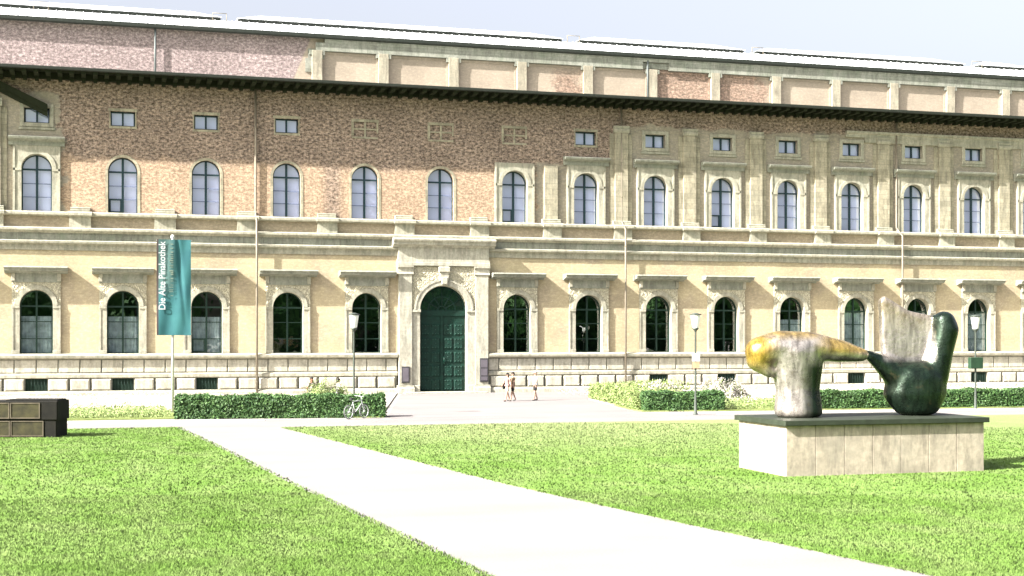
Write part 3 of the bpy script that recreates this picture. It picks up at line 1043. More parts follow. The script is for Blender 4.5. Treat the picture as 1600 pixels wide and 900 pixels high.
# ------------------------------------------------------------ banner on its pole
M['white_pole'] = plain('white_pole_paint', (0.5, 0.5, 0.49), 0.4)
def banner_mat():
    b = NB('teal_banner_cloth')
    tc = b.n('ShaderNodeTexCoord')
    sx = b.n('ShaderNodeSeparateXYZ'); b.l(tc.outputs['Object'], sx.inputs[0])
    x, z = sx.outputs[0], sx.outputs[2]
    n = b.n('ShaderNodeTexNoise'); n.inputs['Scale'].default_value = 1.2; b.l(tc.outputs['Object'], n.inputs['Vector'])
    teal = b.ramp(n.outputs['Fac'], [(0.35, (0.028, 0.105, 0.12)), (0.65, (0.035, 0.13, 0.138))])
    grey = b.math('MULTIPLY', sm(b, x, 0.80, 0.35, True), sm(b, z, 6.1, 0.9))
    c = b.mix(b.math('MULTIPLY', grey, 0.6), teal, (0.085, 0.125, 0.11))
    edge = sm(b, x, 0.09, 0.06, True)
    c = b.mix(edge, c, (0.06, 0.045, 0.045))
    b.color(c)
    return b.set(0.7, 0, 0.2)
M['banner'] = banner_mat()
M['white_text'] = plain('white_print', (0.42, 0.43, 0.45), 0.6, 0, .05)
M['grey_text'] = plain('pale_grey_print', (0.14, 0.18, 0.15), 0.6, 0, .1)
bx, by = -19.33, -24.0
pole = tag(empty('banner_pole', (bx, by, 0)), 'slim white flagpole carrying the teal museum banner at left of the hedge', 'flagpole')
m = MB()
m.tube([(0, 0, 0), (0, 0, 8.7)], [.075, .055], 10); m.lathe([(.06, 8.7), (.10, 8.78), (.08, 8.88), (0, 8.93)], 10)
m.build('pole', 'white_pole', pole)
m = MB(); m.tube([(-.78, -.06, 8.62), (.95, -.06, 8.62)], .03, 8); m.tube([(-.78, -.06, 3.95), (.95, -.06, 3.95)], .03, 8)
m.build('crossbar', 'white_pole', pole)
def cloth_y(x, z):
    xc = 1.02 + (8.6 - z) * 0.09        # diagonal crease
    return -0.02 + 0.045 * math.exp(-((x - xc) / .10) ** 2) * min(1, (z - 4.2) / 2) - .035 * math.sin(x * 2.6 + z * .8) - .02 * math.sin(x * 7 - z * 1.3)
m = MB()
nx, nz = 40, 60
W_, Z0_, Z1_ = 1.66, 3.9, 8.66
for side in (0, 1):
    base = len(m.v)
    for j in range(nz + 1):
        for i in range(nx + 1):
            x = W_ * i / nx; z = Z0_ + (Z1_ - Z0_) * j / nz
            m.v.append((x, cloth_y(x, z) + side * .006, z))
    for j in range(nz):
        for i in range(nx):
            a = base + j * (nx + 1) + i
            m.f.append((a, a + 1, a + nx + 2, a + nx + 1)); m.mi.append(0); m.sm.append(True)
bn = m.build('banner', 'banner')
bn.parent = pole; bn.location = (-.78, -.14, 0)
def text_mesh(name, body, size, mat, parent, loc, rot, bold=0.0, stretch=1.0):
    cu = bpy.data.curves.new(name, 'FONT')
    cu.body = body; cu.size = size; cu.extrude = 0.004; cu.offset = bold; cu.align_x = 'LEFT'
    t = bpy.data.objects.new(name, cu); COL.objects.link(t)
    bpy.context.view_layer.update()
    me = bpy.data.meshes.new_from_object(t.evaluated_get(bpy.context.evaluated_depsgraph_get()))
    bpy.data.objects.remove(t)
    o = bpy.data.objects.new(name, me); COL.objects.link(o)
    me.materials.clear(); me.materials.append(M[mat])
    wv = max(v.co.x for v in me.vertices)
    for v in me.vertices: v.co.x *= stretch / wv
    o.parent = parent; o.location = loc; o.rotation_euler = rot
    return o
# vertical lettering read from below
text_mesh('lettering', 'Die Alte Pinakothek', .46, 'white_text', bn, (.41, -.085, 5.15), (R(90), R(-90), 0), .005, 3.42)
m = MB()      # second, fainter line of print: too pale to read, only its strokes show
z_ = 5.85
while z_ < 8.45:
    hh_ = random.choice((.13, .13, .2)); m.box(.80 - hh_, .80, -.090, -.086, z_, z_ + random.choice((.03, .05, .06)), 0)
    z_ += random.choice((.09, .11, .13, .2))
m.build('faint_print', 'grey_text', bn)

# ------------------------------------------------------------ street lamps
M['lamp_metal'] = plain('dark_green_lamp_post', (0.05, 0.06, 0.05), 0.5)
M['lamp_glass'] = plain('white_opal_glass', (0.80, 0.80, 0.78), 0.25, 0, .03, 1, .5)
def make_lamp():
    r = empty('street_lamp')
    m = MB()
    m.lathe([(.11, 0), (.11, .05), (.075, .12), (.06, .9), (.05, 1.0), (.045, 4.05), (.05, 4.1)], 12)
    m.build('post', 'lamp_metal', r)
    m = MB(); m.lathe([(.05, 4.05), (.07, 4.12), (.15, 4.2), (.16, 4.25), (0, 4.25)], 14); m.build('cup', 'lamp_metal', r)
    m = MB(); m.lathe([(.13, 4.25), (.155, 4.3), (.24, 4.85), (.24, 4.87), (0, 4.88)], 14); m.build('lamp_shade', 'lamp_glass', r)
    m = MB(); m.lathe([(0, 4.88), (.30, 4.89), (.30, 4.92), (.1, 4.98), (0, 5.0)], 14); m.build('cap', 'lamp_metal', r)
    return r
L0 = make_lamp()
grp = 'street lamps along the road'
spots = [((-10.9, -28.0, 0), 'street lamp behind the left hedge with a bicycle in front'),
         ((5.23, -32.4, 0), 'street lamp with small white notice on its post, before the right hedge'),
         ((21.45, -31.8, 0), 'street lamp to the right of the bronze sculpture with green box on its post')]
for i, (loc, lab) in enumerate(spots):
    o = L0 if i == 0 else copy_tree(L0)
    o.location = loc; tag(o, lab, 'street lamp', grp)
    if i == 1:
        m = MB()
        m.box(-.20, .20, -.08, -.05, 2.62, 3.0, 0); m.build('notice_plate', plain('white_notice', (.75, .72, .68)), o)
        m = MB(); m.box(-.17, .17, -.08, -.05, 2.28, 2.58, 0); m.build('notice_plate', plain('orange_notice', (.55, .33, .2)), o)
    if i == 2:
        m = MB(); m.box(-.38, .38, -.14, .10, 2.15, 2.75, 0, .02); m.build('green_box', plain('green_box_paint', (.015, .04, .02)), o)

# ------------------------------------------------------------ leaves
def leaf_mat(name, a, b_, spec=.3):
    b = NB(name)
    g = b.n('ShaderNodeNewGeometry')
    c = b.ramp(g.outputs['Random Per Island'], [(0, a), (1, b_)])
    n = b.noise(1.3, 3)
    b.color(b.mix(.8, c, b.ramp(n, [(.3, .75), (.7, 1.25)]), 'MULTIPLY'))
    return b.set(.6, 0, spec)
M['hedge'] = leaf_mat('hedge_leaves', (0.018, 0.052, 0.014), (0.065, 0.125, 0.035))
M['hedge_in'] = plain('hedge_inside', (0.012, 0.03, 0.008), .9)
M['lime'] = leaf_mat('yellow_green_leaves', (0.10, 0.15, 0.04), (0.22, 0.26, 0.10))
M['whiteflower'] = leaf_mat('pale_flowers', (0.30, 0.28, 0.24), (0.50, 0.46, 0.43))
M['tree_far'] = leaf_mat('far_tree_leaves', (0.012, 0.05, 0.012), (0.05, 0.12, 0.03), .1)
def leaves(P, N, size, name, mat, parent=None, asp=.55):
    """quads at points P, facing roughly N"""
    n = len(P)
    N = N + rng.normal(0, .55, (n, 3)); N /= np.linalg.norm(N, axis=1)[:, None]
    T = np.cross(N, rng.normal(0, 1, (n, 3))); T /= np.linalg.norm(T, axis=1)[:, None]
    B = np.cross(N, T)
    s = (size * rng.uniform(.6, 1.35, n))[:, None]
    V = np.stack([P - T * s, P - B * s * asp, P + T * s, P + B * s * asp], 1).reshape(-1, 3)
    F = np.arange(n * 4).reshape(-1, 4)
    return raw_mesh(name, V, F, mat, parent)
def hedge(x0, y0, x1, y1, h, depth, label, n):
    L = math.hypot(x1 - x0, y1 - y0); a = math.atan2(y1 - y0, x1 - x0)
    r = tag(empty('clipped_hedge', (x0, y0, 0), a), label, 'hedge')
    m = MB(); m.box(.06, L - .06, .06, depth - .06, 0, h - .06); m.build('branches', 'hedge_in', r)
    A = [L * h, L * h, L * depth, depth * h, depth * h]
    cnt = [int(n * x / sum(A)) for x in A]
    Ps, Ns = [], []
    for k, c in enumerate(cnt):
        u, v, d = rng.random(c), rng.random(c), rng.normal(0, .035, c)
        if k == 0: P = np.stack([u * L, d, v * h], 1); N = np.tile([0, -1, .3], (c, 1))
        if k == 1: P = np.stack([u * L, depth + d, v * h], 1); N = np.tile([0, 1, .3], (c, 1))
        if k == 2: P = np.stack([u * L, v * depth, h + d * 1.1], 1); N = np.tile([0, -.2, 1.], (c, 1))
        if k == 3: P = np.stack([d, u * depth, v * h], 1); N = np.tile([-1., 0, .3], (c, 1))
        if k == 4: P = np.stack([L + d, u * depth, v * h], 1); N = np.tile([1., 0, .3], (c, 1))
        Ps.append(P); Ns.append(N.astype(float))
    P = np.concatenate(Ps); P[:, 2] += (P[:, 2] > h - .12) * (.035 * np.sin(P[:, 0] * 2.1) + .03 * np.sin(P[:, 0] * 5.3 + 1) + .05 * (rng.random(len(P)) ** 6)); P[:, 1] += .05 * np.sin(P[:, 0] * 3.1) * np.cos(P[:, 2] * 4)
    leaves(P, np.concatenate(Ns), .062, 'foliage', 'hedge', r)
    return r
hedge(-19.45, -29.3, -9.85, -30.45, 1.0, 1.1, 'long clipped green hedge behind the banner pole, ending at the bicycle', 26000)
hedge(4.05, -28.85, 8.2, -29.3, .92, 1.1, 'short clipped hedge right of the forecourt behind the street lamp with the notice', 12000)
hedge(13.2, -29.6, 40, -31.0, .92, 1.1, 'dark clipped hedge running behind the bronze sculpture to the right edge', 46000)

def bed_plants(label, pts_fn, n, hmax, mat, name, size=.07):
    x, y, ph = pts_fn(n)
    z = rng.random(n) ** .8 * ph
    P = np.stack([x, y, z + .05], 1)
    o = leaves(P, np.tile([0, -.4, .7], (n, 1)).astype(float), size, name, mat, None, .35)
    return tag(o, label, 'plants', kind='stuff')
def clump_h(x, y, hmax):
    return hmax * (.35 + .65 * (.5 + .5 * np.sin(x * 2.3 + np.sin(y * 1.7) * 2)) * (.5 + .5 * np.sin(y * 1.9 + x * .7)))
def bedA(n):
    x = rng.uniform(-40, -19.6, n); y = -28.5 + 9 * rng.random(n) ** 1.6
    return x, y, clump_h(x, y, .45)
bed_plants('low yellow green plants in the bed left of the banner pole', bedA, 26000, .4, 'lime', 'bed_plants', .06)
def bedB(n):
    x = rng.uniform(-40, -14, n); y = rng.uniform(-21, -4, n)
    return x, y, clump_h(x, y, .45)
bed_plants('pale flowering ground cover before the left windows', bedB, 12000, .4, 'whiteflower', 'pale_flowers', .06)
def bedC(n):
    t = rng.random(n)
    y = -28 + t * 20
    xe = np.interp(y, [-28, -26.9, -21.5, -13.8, -8], [3.9, 3.95, 4.9, 6.2, 12.6])
    x = xe + rng.random(n) ** 1.5 * 3.2
    x = np.where(y < -27, np.minimum(x, 4.05), x)
    return x, y, .75 + .5 * np.sin(x * 4 + y * 2) * .5
bed_plants('tall yellow green grasses along the curved bed edge right of the forecourt', bedC, 26000, .9, 'lime', 'border_grasses', .09)
def bedD(n):
    x = rng.uniform(8.2, 36, n); y = rng.uniform(-29.2, -24, n)
    y = np.where(x > 13, y + 1.6, y)
    return x, y, clump_h(x, y, .75)
bed_plants('yellow green bedding plants between and behind the right hedges', bedD, 26000, .6, 'lime', 'bed_plants', .065)
def bedE(n):
    x = rng.uniform(7, 50, n); y = rng.uniform(-27, -4, n)
    return x, y, clump_h(x, y, .75)
bed_plants('pale flowering ground cover before the right windows', bedE, 18000, .6, 'whiteflower', 'pale_flowers', .065)

def bush(x, y, rx, ry, h, label, n=5000, mat='lime'):
    r = tag(empty('flowering_bush', (x, y, 0)), label, 'bush')
    t = rng.random(n) * 2 * np.pi; u = rng.random(n); ph = np.arccos(u)
    lump = 1 + .16 * np.sin(3 * t + 1) + .12 * np.sin(7 * t + ph * 5)
    rad = lump * rng.uniform(.72, 1.04, n)
    P = np.stack([rx * np.sin(ph) * np.cos(t) * rad, ry * np.sin(ph) * np.sin(t) * rad, h * np.cos(ph) * rad + .03], 1)
    leaves(P, P / np.linalg.norm(P, axis=1)[:, None], .05, 'foliage', mat, r)
    if mat == 'whiteflower':
        k_ = rng.random(len(P)) < .5
        leaves(P[k_] * .95, P[k_], .06, 'leaves', 'lime', r)
    m = MB()
    for k in range(9):
        a = k * .7
        m.tube([(0, 0, 0), (rx * .4 * math.cos(a), ry * .4 * math.sin(a), h * .55), (rx * .7 * math.cos(a), ry * .7 * math.sin(a), h * .8)], [.03, .02, .008], 5)
    m.build('stem', 'hedge_in', r)
    return r
bush(-11.9, -25.6, 1.35, 1.0, 1.42, 'loose yellow green bush showing above the left hedge beside the lamp', 7000)
bush(8.2, -20.5, 1.6, 1.0, 1.1, 'pale cream flowering mound above the short right hedge', 7000, 'whiteflower')
bush(13.0, -18.5, 1.7, 1.1, 1.15, 'pale flowering mound behind the bedding plants left of the sculpture', 7000, 'whiteflower')

# ------------------------------------------------------------ lawn blades (one mass of grass)
def in_path(x, y):
    xl = np.interp(-y, [-p[1] for p in PL], [p[0] for p in PL])
    xr = np.interp(-y, [-p[1] for p in PR], [p[0] for p in PR])
    j = rng.random(len(x)) ** 3 * .13
    return (x > xl + .04 - j) & (x < xr - .04 + j)
def scatter_grass():
    Vs = []
    cx, cy = cam.location.x, cam.location.y
    for (r0, r1, n, hh, ww) in ((17, 24, 190000, .045, .008), (24, 34, 190000, .045, .012), (34, 62, 190000, .045, .022)):
        th = rng.uniform(-.42, .42, n) + .2829
        r = np.sqrt(rng.uniform(r0 ** 2, r1 ** 2, n))
        x = cx + r * np.sin(th); y = cy + r * np.cos(th)
        yb = np.where(x < -17, -35.7, -37.05)
        keep = (~in_path(x, y)) & (y < yb)
        keep &= ~((x > -5.3) & (x < .95) & (y > -62.3) & (y < -59.1))
        x, y = x[keep], y[keep]; n = len(x)
        a = rng.uniform(0, 2 * np.pi, n)
        w_ = ww * rng.uniform(.6, 1.3, n); h = hh * rng.uniform(.5, 1.3, n)
        lx, ly = rng.normal(0, .025, n), rng.normal(0, .025, n)
        z = np.full(n, .008)
        A = np.stack([x - np.cos(a) * w_, y - np.sin(a) * w_, z], 1)
        B = np.stack([x + np.cos(a) * w_, y + np.sin(a) * w_, z], 1)
        C = np.stack([x + lx, y + ly, z + h], 1)
        Vs.append(np.stack([A, B, C], 1).reshape(-1, 3))
    V = np.concatenate(Vs)
    o = raw_mesh('lawn_grass', V, np.arange(len(V)).reshape(-1, 3), 'blade', None, 3)
    tag(o, 'short bright green mown grass of the two lawns', 'grass', kind='stuff')
scatter_grass()

# ------------------------------------------------------------ plinth and bronze
M['slab'] = plain('dark_green_slab', (0.022, 0.028, 0.018), .6, 0, .25, 5)
M['plinth_stone'] = stone('plinth_panels', (0.46, 0.395, 0.32), (0.33, 0.30, 0.25), .8)
PXa, PXb, PYa, PYb = -5.19, .88, -62.2, -59.3
pl = tag(empty('sculpture_plinth', (PXa, PYa, 0)), 'long pale stone plinth with dark top slab on the right lawn', 'plinth')
m = MB()
L, D = PXb - PXa, PYb - PYa
np_ = 7
for k in range(np_):
    a, c = L * k / np_ + (.008 if k else 0), L * (k + 1) / np_ - (.008 if k < np_ - 1 else 0)
    m.box(a, c, 0, .2, -.02, 1.362, 0, .006)
m.box(0.02, L - .01, .04, D - .01, -.02, 1.355, 1)
for (a, c) in ((.206, D / 2 - .006), (D / 2 + .006, D)):
    m.box(0, .1, a, c, -.02, 1.3615, 0)
m.build('stone_panel', ['plinth_stone', 'joint'], pl)
m = MB(); m.box(-.10, L + .10, -.13, D + .10, 1.37, 1.51, 0, .012)
m.build('top_slab', 'slab', pl)

def bronze_mat():
    b = NB('patinated_bronze')
    tc = b.n('ShaderNodeTexCoord'); v = tc.outputs['Object']
    n1 = b.noise(1.0, 4, .6, vec=v); n2 = b.noise(9, 5, .7, vec=v); n3 = b.noise(2.4, 5, .7, vec=v)
    sx = b.n('ShaderNodeSeparateXYZ'); b.l(v, sx.inputs[0])
    x, y, z = sx.outputs
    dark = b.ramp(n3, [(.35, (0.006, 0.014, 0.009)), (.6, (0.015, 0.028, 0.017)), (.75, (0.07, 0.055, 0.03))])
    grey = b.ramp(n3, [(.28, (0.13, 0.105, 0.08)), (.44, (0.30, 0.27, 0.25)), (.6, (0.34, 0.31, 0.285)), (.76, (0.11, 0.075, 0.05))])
    gold = b.ramp(n2, [(.3, (0.30, 0.19, 0.03)), (.7, (0.42, 0.29, 0.07))])
    att = b.n('ShaderNodeAttribute'); att.attribute_name = 'patina_shade'
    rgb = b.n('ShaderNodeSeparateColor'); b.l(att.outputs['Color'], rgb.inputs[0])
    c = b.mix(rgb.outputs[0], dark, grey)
    gold = b.mix(b.ramp(n3, [(.52, 0.0), (.66, .8)]), gold, (0.10, 0.06, 0.02))
    c = b.mix(rgb.outputs[1], c, gold)
    ns = b.noise(3.0, 5, .7, vec=v, stretch=(2.2, 2.2, .35))      # run-off streaks in the patina
    c = b.mix(.85, c, b.ramp(ns, [(.36, .42), (.52, 1.0), (.68, 1.5)]), 'MULTIPLY')
    b.color(c); b.bump(n2, .45, .035)
    b.set(.26, .65, .5)
    rr = b.ramp(n3, [(.3, .17), (.7, .40)]); b.l(rr, b.b.inputs['Roughness'])
    return b.m
M['bronze'] = bronze_mat()
def blob_mesh(name, prims, patina_shade, voxel=.045, smooth=10):
    """union of ellipsoids / swept blobs, remeshed into one smooth skin"""
    bm = bmesh.new()
    for p in prims:
        if p[0] == 'e':
            _, c, r, rot = p
            mt = Matrix.Translation(c) @ Matrix.Rotation(rot[2], 4, 'Z') @ Matrix.Rotation(rot[1], 4, 'Y') @ Matrix.Rotation(rot[0], 4, 'X') @ Matrix.Diagonal((*r, 1))
            bmesh.ops.create_icosphere(bm, subdivisions=4, radius=1, matrix=mt)
        elif p[0] == 'p':      # thick plate, outline in xz
            _, pts, (y0, y1) = p
            va = [bm.verts.new((x, y0, z)) for x, z in pts]; vb = [bm.verts.new((x, y1, z)) for x, z in pts]
            bm.faces.new(va); bm.faces.new(list(reversed(vb)))
            for k in range(len(pts)):
                q = (k + 1) % len(pts)
                bm.faces.new((va[q], va[k], vb[k], vb[q]))
        else:           # swept chain of (point, radius_x, radius_y)
            _, ch = p
            for (a, ra), (b_, rb) in zip(ch[:-1], ch[1:]):
                a, b_ = Vector(a), Vector(b_)
                n = 10
                for k in range(n + 1):
                    t = k / n
                    c = a.lerp(b_, t); r = [ra[j] + (rb[j] - ra[j]) * t for j in range(3)]
                    bmesh.ops.create_icosphere(bm, subdivisions=2, radius=1, matrix=Matrix.Translation(c) @ Matrix.Diagonal((*r, 1)))
    me = bpy.data.meshes.new(name); bm.to_mesh(me); bm.free()
    t = bpy.data.objects.new(name, me); COL.objects.link(t)
    rm = t.modifiers.new('r', 'REMESH'); rm.mode = 'VOXEL'; rm.voxel_size = voxel; rm.use_smooth_shade = True
    s_ = t.modifiers.new('s', 'SMOOTH'); s_.iterations = smooth; s_.factor = .7
    bpy.context.view_layer.update()
    me2 = bpy.data.meshes.new_from_object(t.evaluated_get(bpy.context.evaluated_depsgraph_get()))
    bpy.data.objects.remove(t)
    me2.name = name
    me2.polygons.foreach_set('use_smooth', [True] * len(me2.polygons))
    me2.materials.clear(); me2.materials.append(M['bronze'])
    at = me2.color_attributes.new('patina_shade', 'FLOAT_COLOR', 'POINT')
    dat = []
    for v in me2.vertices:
        dat += [*patina_shade(v.co, v.normal), 0, 1]
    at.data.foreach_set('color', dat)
    o = bpy.data.objects.new(name, me2); COL.objects.link(o)
    return o
S_ = lambda v, a, b: max(0., min(1., (v - a) / (b - a)))
# left: mushroom-like form, a wide cap on a thick stem
def patShadeL(c, n):
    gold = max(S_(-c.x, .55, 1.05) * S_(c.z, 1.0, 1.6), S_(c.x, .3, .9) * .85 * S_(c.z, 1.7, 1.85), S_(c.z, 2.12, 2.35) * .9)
    return (1 - S_(c.x, -.12, .34) * S_(1.68 - c.z, 0, .3) - .8 * S_(1.66 - c.z, 0, .1) * S_(c.x, .8, 1.0), gold)  # shade painted in with the patina: stem's right and arm's underside go dark
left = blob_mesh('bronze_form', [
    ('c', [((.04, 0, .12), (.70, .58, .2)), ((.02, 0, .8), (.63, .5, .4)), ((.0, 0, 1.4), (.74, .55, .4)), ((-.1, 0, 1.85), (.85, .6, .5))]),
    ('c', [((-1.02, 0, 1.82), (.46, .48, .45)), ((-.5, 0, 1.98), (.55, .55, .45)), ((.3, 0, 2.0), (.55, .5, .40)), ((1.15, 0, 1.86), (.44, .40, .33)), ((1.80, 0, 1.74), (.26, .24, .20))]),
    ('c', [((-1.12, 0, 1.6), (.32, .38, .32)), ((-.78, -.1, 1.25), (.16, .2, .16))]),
], patShadeL)
left.location = (-4.12, -60.75, 1.5)
left.rotation_euler = (0, 0, R(-12))
tag(left, 'T-shaped abstract bronze with wide gold cap, left of the two on the plinth', 'sculpture')
# right: heavy bowl carrying a rounded column and a leaning slab
def patR(c, n):
    up = S_(c.z, 1.5, 1.72) * S_(.50 - c.x, 0, .15) * S_(c.x, -1.12, -.98)
    return (up, .25 * up * S_(c.z, 2.3, 3.0))
right = blob_mesh('bronze_form', [
    ('c', [((0, 0, .16), (.66, .52, .2)), ((-.05, 0, .6), (.95, .62, .42)), ((0, 0, 1.05), (.90, .6, .5))]),
    ('c', [((-.6, 0, 1.15), (.38, .4, .42)), ((-1.15, -.08, 1.55), (.22, .24, .24)), ((-1.55, -.12, 1.78), (.09, .14, .12))]),
    ('c', [((.5, 0, 1.1), (.45, .45, .4)), ((.72, 0, 1.9), (.38, .42, .4)), ((.85, -.05, 2.45), (.38, .40, .38)), ((.80, -.05, 2.72), (.32, .34, .28))]),
    ('p', [(-.95, 1.6), (-1.05, 3.3), (-.90, 3.42), (-.2, 3.0), (.55, 2.85), (.70, 2.3), (.35, 1.45), (-.3, 1.3)], (.02, .34)),
], patR, smooth=16)
right.location = (-.34, -60.75, 1.5)
right.rotation_euler = (0, 0, R(-10))
tag(right, 'dark green abstract bronze with leaning pale upper slab, right of the two on the plinth', 'sculpture')

# ------------------------------------------------------------ dark block monument at the left
M['rust'] = plain('dark_rusted_iron', (0.005, 0.0045, 0.003), .95, 0, .5, 4)
M['rust_panel'] = plain('olive_brown_iron_panel', (0.024, 0.021, 0.007), .8, 0, .6, 3)
M['rust_lip'] = plain('worn_iron_edge', (0.08, 0.065, 0.045), .6, 0, .3, 3)
blk = tag(empty('iron_block_sculpture', (-24.35, -40.85, 0), R(-15)), 'low dark rusted block with stacked framed panels at the left edge of the lawn', 'sculpture')
m = MB()
m.box(-3.4, .0, 0, 1.4, -.02, .66, 0, .02); m.build('lower_block', 'rust', blk)
m = MB(); m.box(-3.4, .06, -.05, 1.45, .66, 1.38, 0, .03); m.box(-1.9, .0, .1, 1.3, 1.38, 1.43, 0)
m.build('upper_block', 'rust', blk)
for (z0, z1, xs) in ((.09, .6, ((-3.3, -1.75), (-1.65, -.5))), (.76, 1.28, ((-3.3, -1.75), (-1.65, -.62)))):
    for a, c in xs:
        y = -.004 if z0 < .5 else -.054
        m = MB(); m.box(a, c, y - .006, y + .003, z0, z1, 0); t = .035
        m.box(a - t, c + t, y - .03, y, z1, z1 + t, 1); m.box(a - t, c + t, y - .03, y, z0 - t, z0, 1)
        m.box(a - t, a, y - .03, y, z0, z1, 1); m.box(c, c + t, y - .03, y, z0, z1, 1)
        m.build('panel', ['rust_panel', 'rust_lip'], blk)

# ------------------------------------------------------------ bicycle
M['bike_frame'] = plain('pale_silver_bicycle_frame', (0.55, 0.57, 0.56), .3, .3)
M['rubber'] = plain('dark_grey_tyre', (0.16, 0.16, 0.16), .8)
M['black'] = plain('black_plastic', (0.015, 0.015, 0.015), .6)
bk = tag(empty('parked_bicycle', (-11.35, -31.25, 0), R(38)), 'pale silver bicycle parked in front of the left hedge near the lamp', 'bicycle')
m = MB()
rw = .33
A_, B_ = Vector((-.52, 0, rw)), Vector((.54, 0, rw))
bb, st, hd = Vector((-.10, 0, .28)), Vector((-.24, 0, .80)), Vector((.36, 0, .86))
hd2 = Vector((.40, 0, .74))
for a, c, r in ((bb, st, .02), (st, hd, .02), (bb, hd2, .022), (hd, hd2, .022), (A_, bb, .013), (A_, st + Vector((0, 0, -.06)), .012), (hd2, B_, .016), (st, st + Vector((-.03, 0, .1)), .015), (hd, hd + Vector((-.02, 0, .16)), .015)):
    m.tube([a, c], r, 7)
m.build('frame', 'bike_frame', bk)
for c in (A_, B_):
    w_ = MB(); w_.torus(c, rw - .02, .021, (0, 1, 0), 32, 6, 0); wh = w_.build('wheel', 'rubber', bk)
    w_ = MB(); w_.torus(c, rw - .045, .012, (0, 1, 0), 32, 5, 0)
    for k in range(14):
        t = 2 * math.pi * k / 14
        w_.tube([c, c + Vector((math.cos(t), 0, math.sin(t))) * (rw - .05)], .0025, 4)
    w_.tube([c + Vector((0, -.05, 0)), c + Vector((0, .05, 0))], .022, 8)
    w_.build('rim', 'bike_frame', wh)
m = MB()
h_ = hd + Vector((-.02, 0, .16))
m.tube([h_ + Vector((-.14, -.28, .04)), h_ + Vector((-.02, -.2, .03)), h_, h_ + Vector((-.02, .2, .03)), h_ + Vector((-.14, .28, .04))], .013, 6); m.build('handlebar', 'bike_frame', bk)
m = MB(); m.tube([st + Vector((-.16, 0, .12)), st + Vector((-.06, 0, .125)), st + Vector((.12, 0, .12))], [.075, .06, .02], 8); m.build('saddle', 'black', bk)
m = MB(); m.tube([bb + Vector((0, -.07, 0)), bb + Vector((0, .07, 0))], .03, 8); m.tube([bb + Vector((0, -.08, 0)), bb + Vector((.12, -.08, -.12))], .012, 5); m.tube([bb + Vector((0, .08, 0)), bb + Vector((-.12, .08, .12))], .012, 5)
m.torus(bb + Vector((0, -.05, 0)), .09, .01, (0, 1, 0), 20, 5); m.build('crank', 'black', bk)
m = MB(); m.tube([bb, bb + Vector((-.1, -.22, -.26))], .01, 5); m.build('kickstand', 'black', bk)

# ------------------------------------------------------------ people
def skin_obj(name, pts, edges, rad, mat, parent, sub=1, root=0):
    me = bpy.data.meshes.new(name)
    me.from_pydata([tuple(p) for p in pts], edges, [])
    t = bpy.data.objects.new(name, me); COL.objects.link(t)
    sk = t.modifiers.new('skin', 'SKIN'); sk.use_smooth_shade = True; sk.branch_smoothing = .5
    for i, v in enumerate(me.skin_vertices[0].data):
        r = rad[i]; v.radius = r if isinstance(r, tuple) else (r, r)
        v.use_root = (i == root)
    ss = t.modifiers.new('sub', 'SUBSURF'); ss.levels = sub; ss.render_levels = sub
    bpy.context.view_layer.update()
    me2 = bpy.data.meshes.new_from_object(t.evaluated_get(bpy.context.evaluated_depsgraph_get()))
    bpy.data.objects.remove(t)
    me2.name = name; me2.materials.clear(); me2.materials.append(M[mat])
    me2.polygons.foreach_set('use_smooth', [True] * len(me2.polygons))
    o = bpy.data.objects.new(name, me2); COL.objects.link(o)
    if parent: o.parent = parent
    return o
M['skin'] = plain('skin', (0.26, 0.14, 0.09), .6, 0, .08)
M['skin_pale'] = plain('pale_skin', (0.30, 0.19, 0.14), .6, 0, .08)
M['hair_dk'] = plain('dark_hair', (0.012, 0.01, 0.008), .6)
M['hair_lt'] = plain('grey_blond_hair', (0.5, 0.42, 0.3), .6)
M['eye'] = plain('eye_dark', (0.02, 0.02, 0.02), .3)
M['lips'] = plain('lips', (0.4, 0.15, 0.12), .5)
for n_, c_ in dict(white=(.42, .41, .41), tan=(.12, .085, .05), blk=(.01, .01, .011), pink=(.33, .20, .18), cream=(.34, .31, .25), navy=(.04, .05, .08), grey=(.12, .12, .12)).items():
    M['cl_' + n_] = plain(n_ + '_clothing', c_, .85)

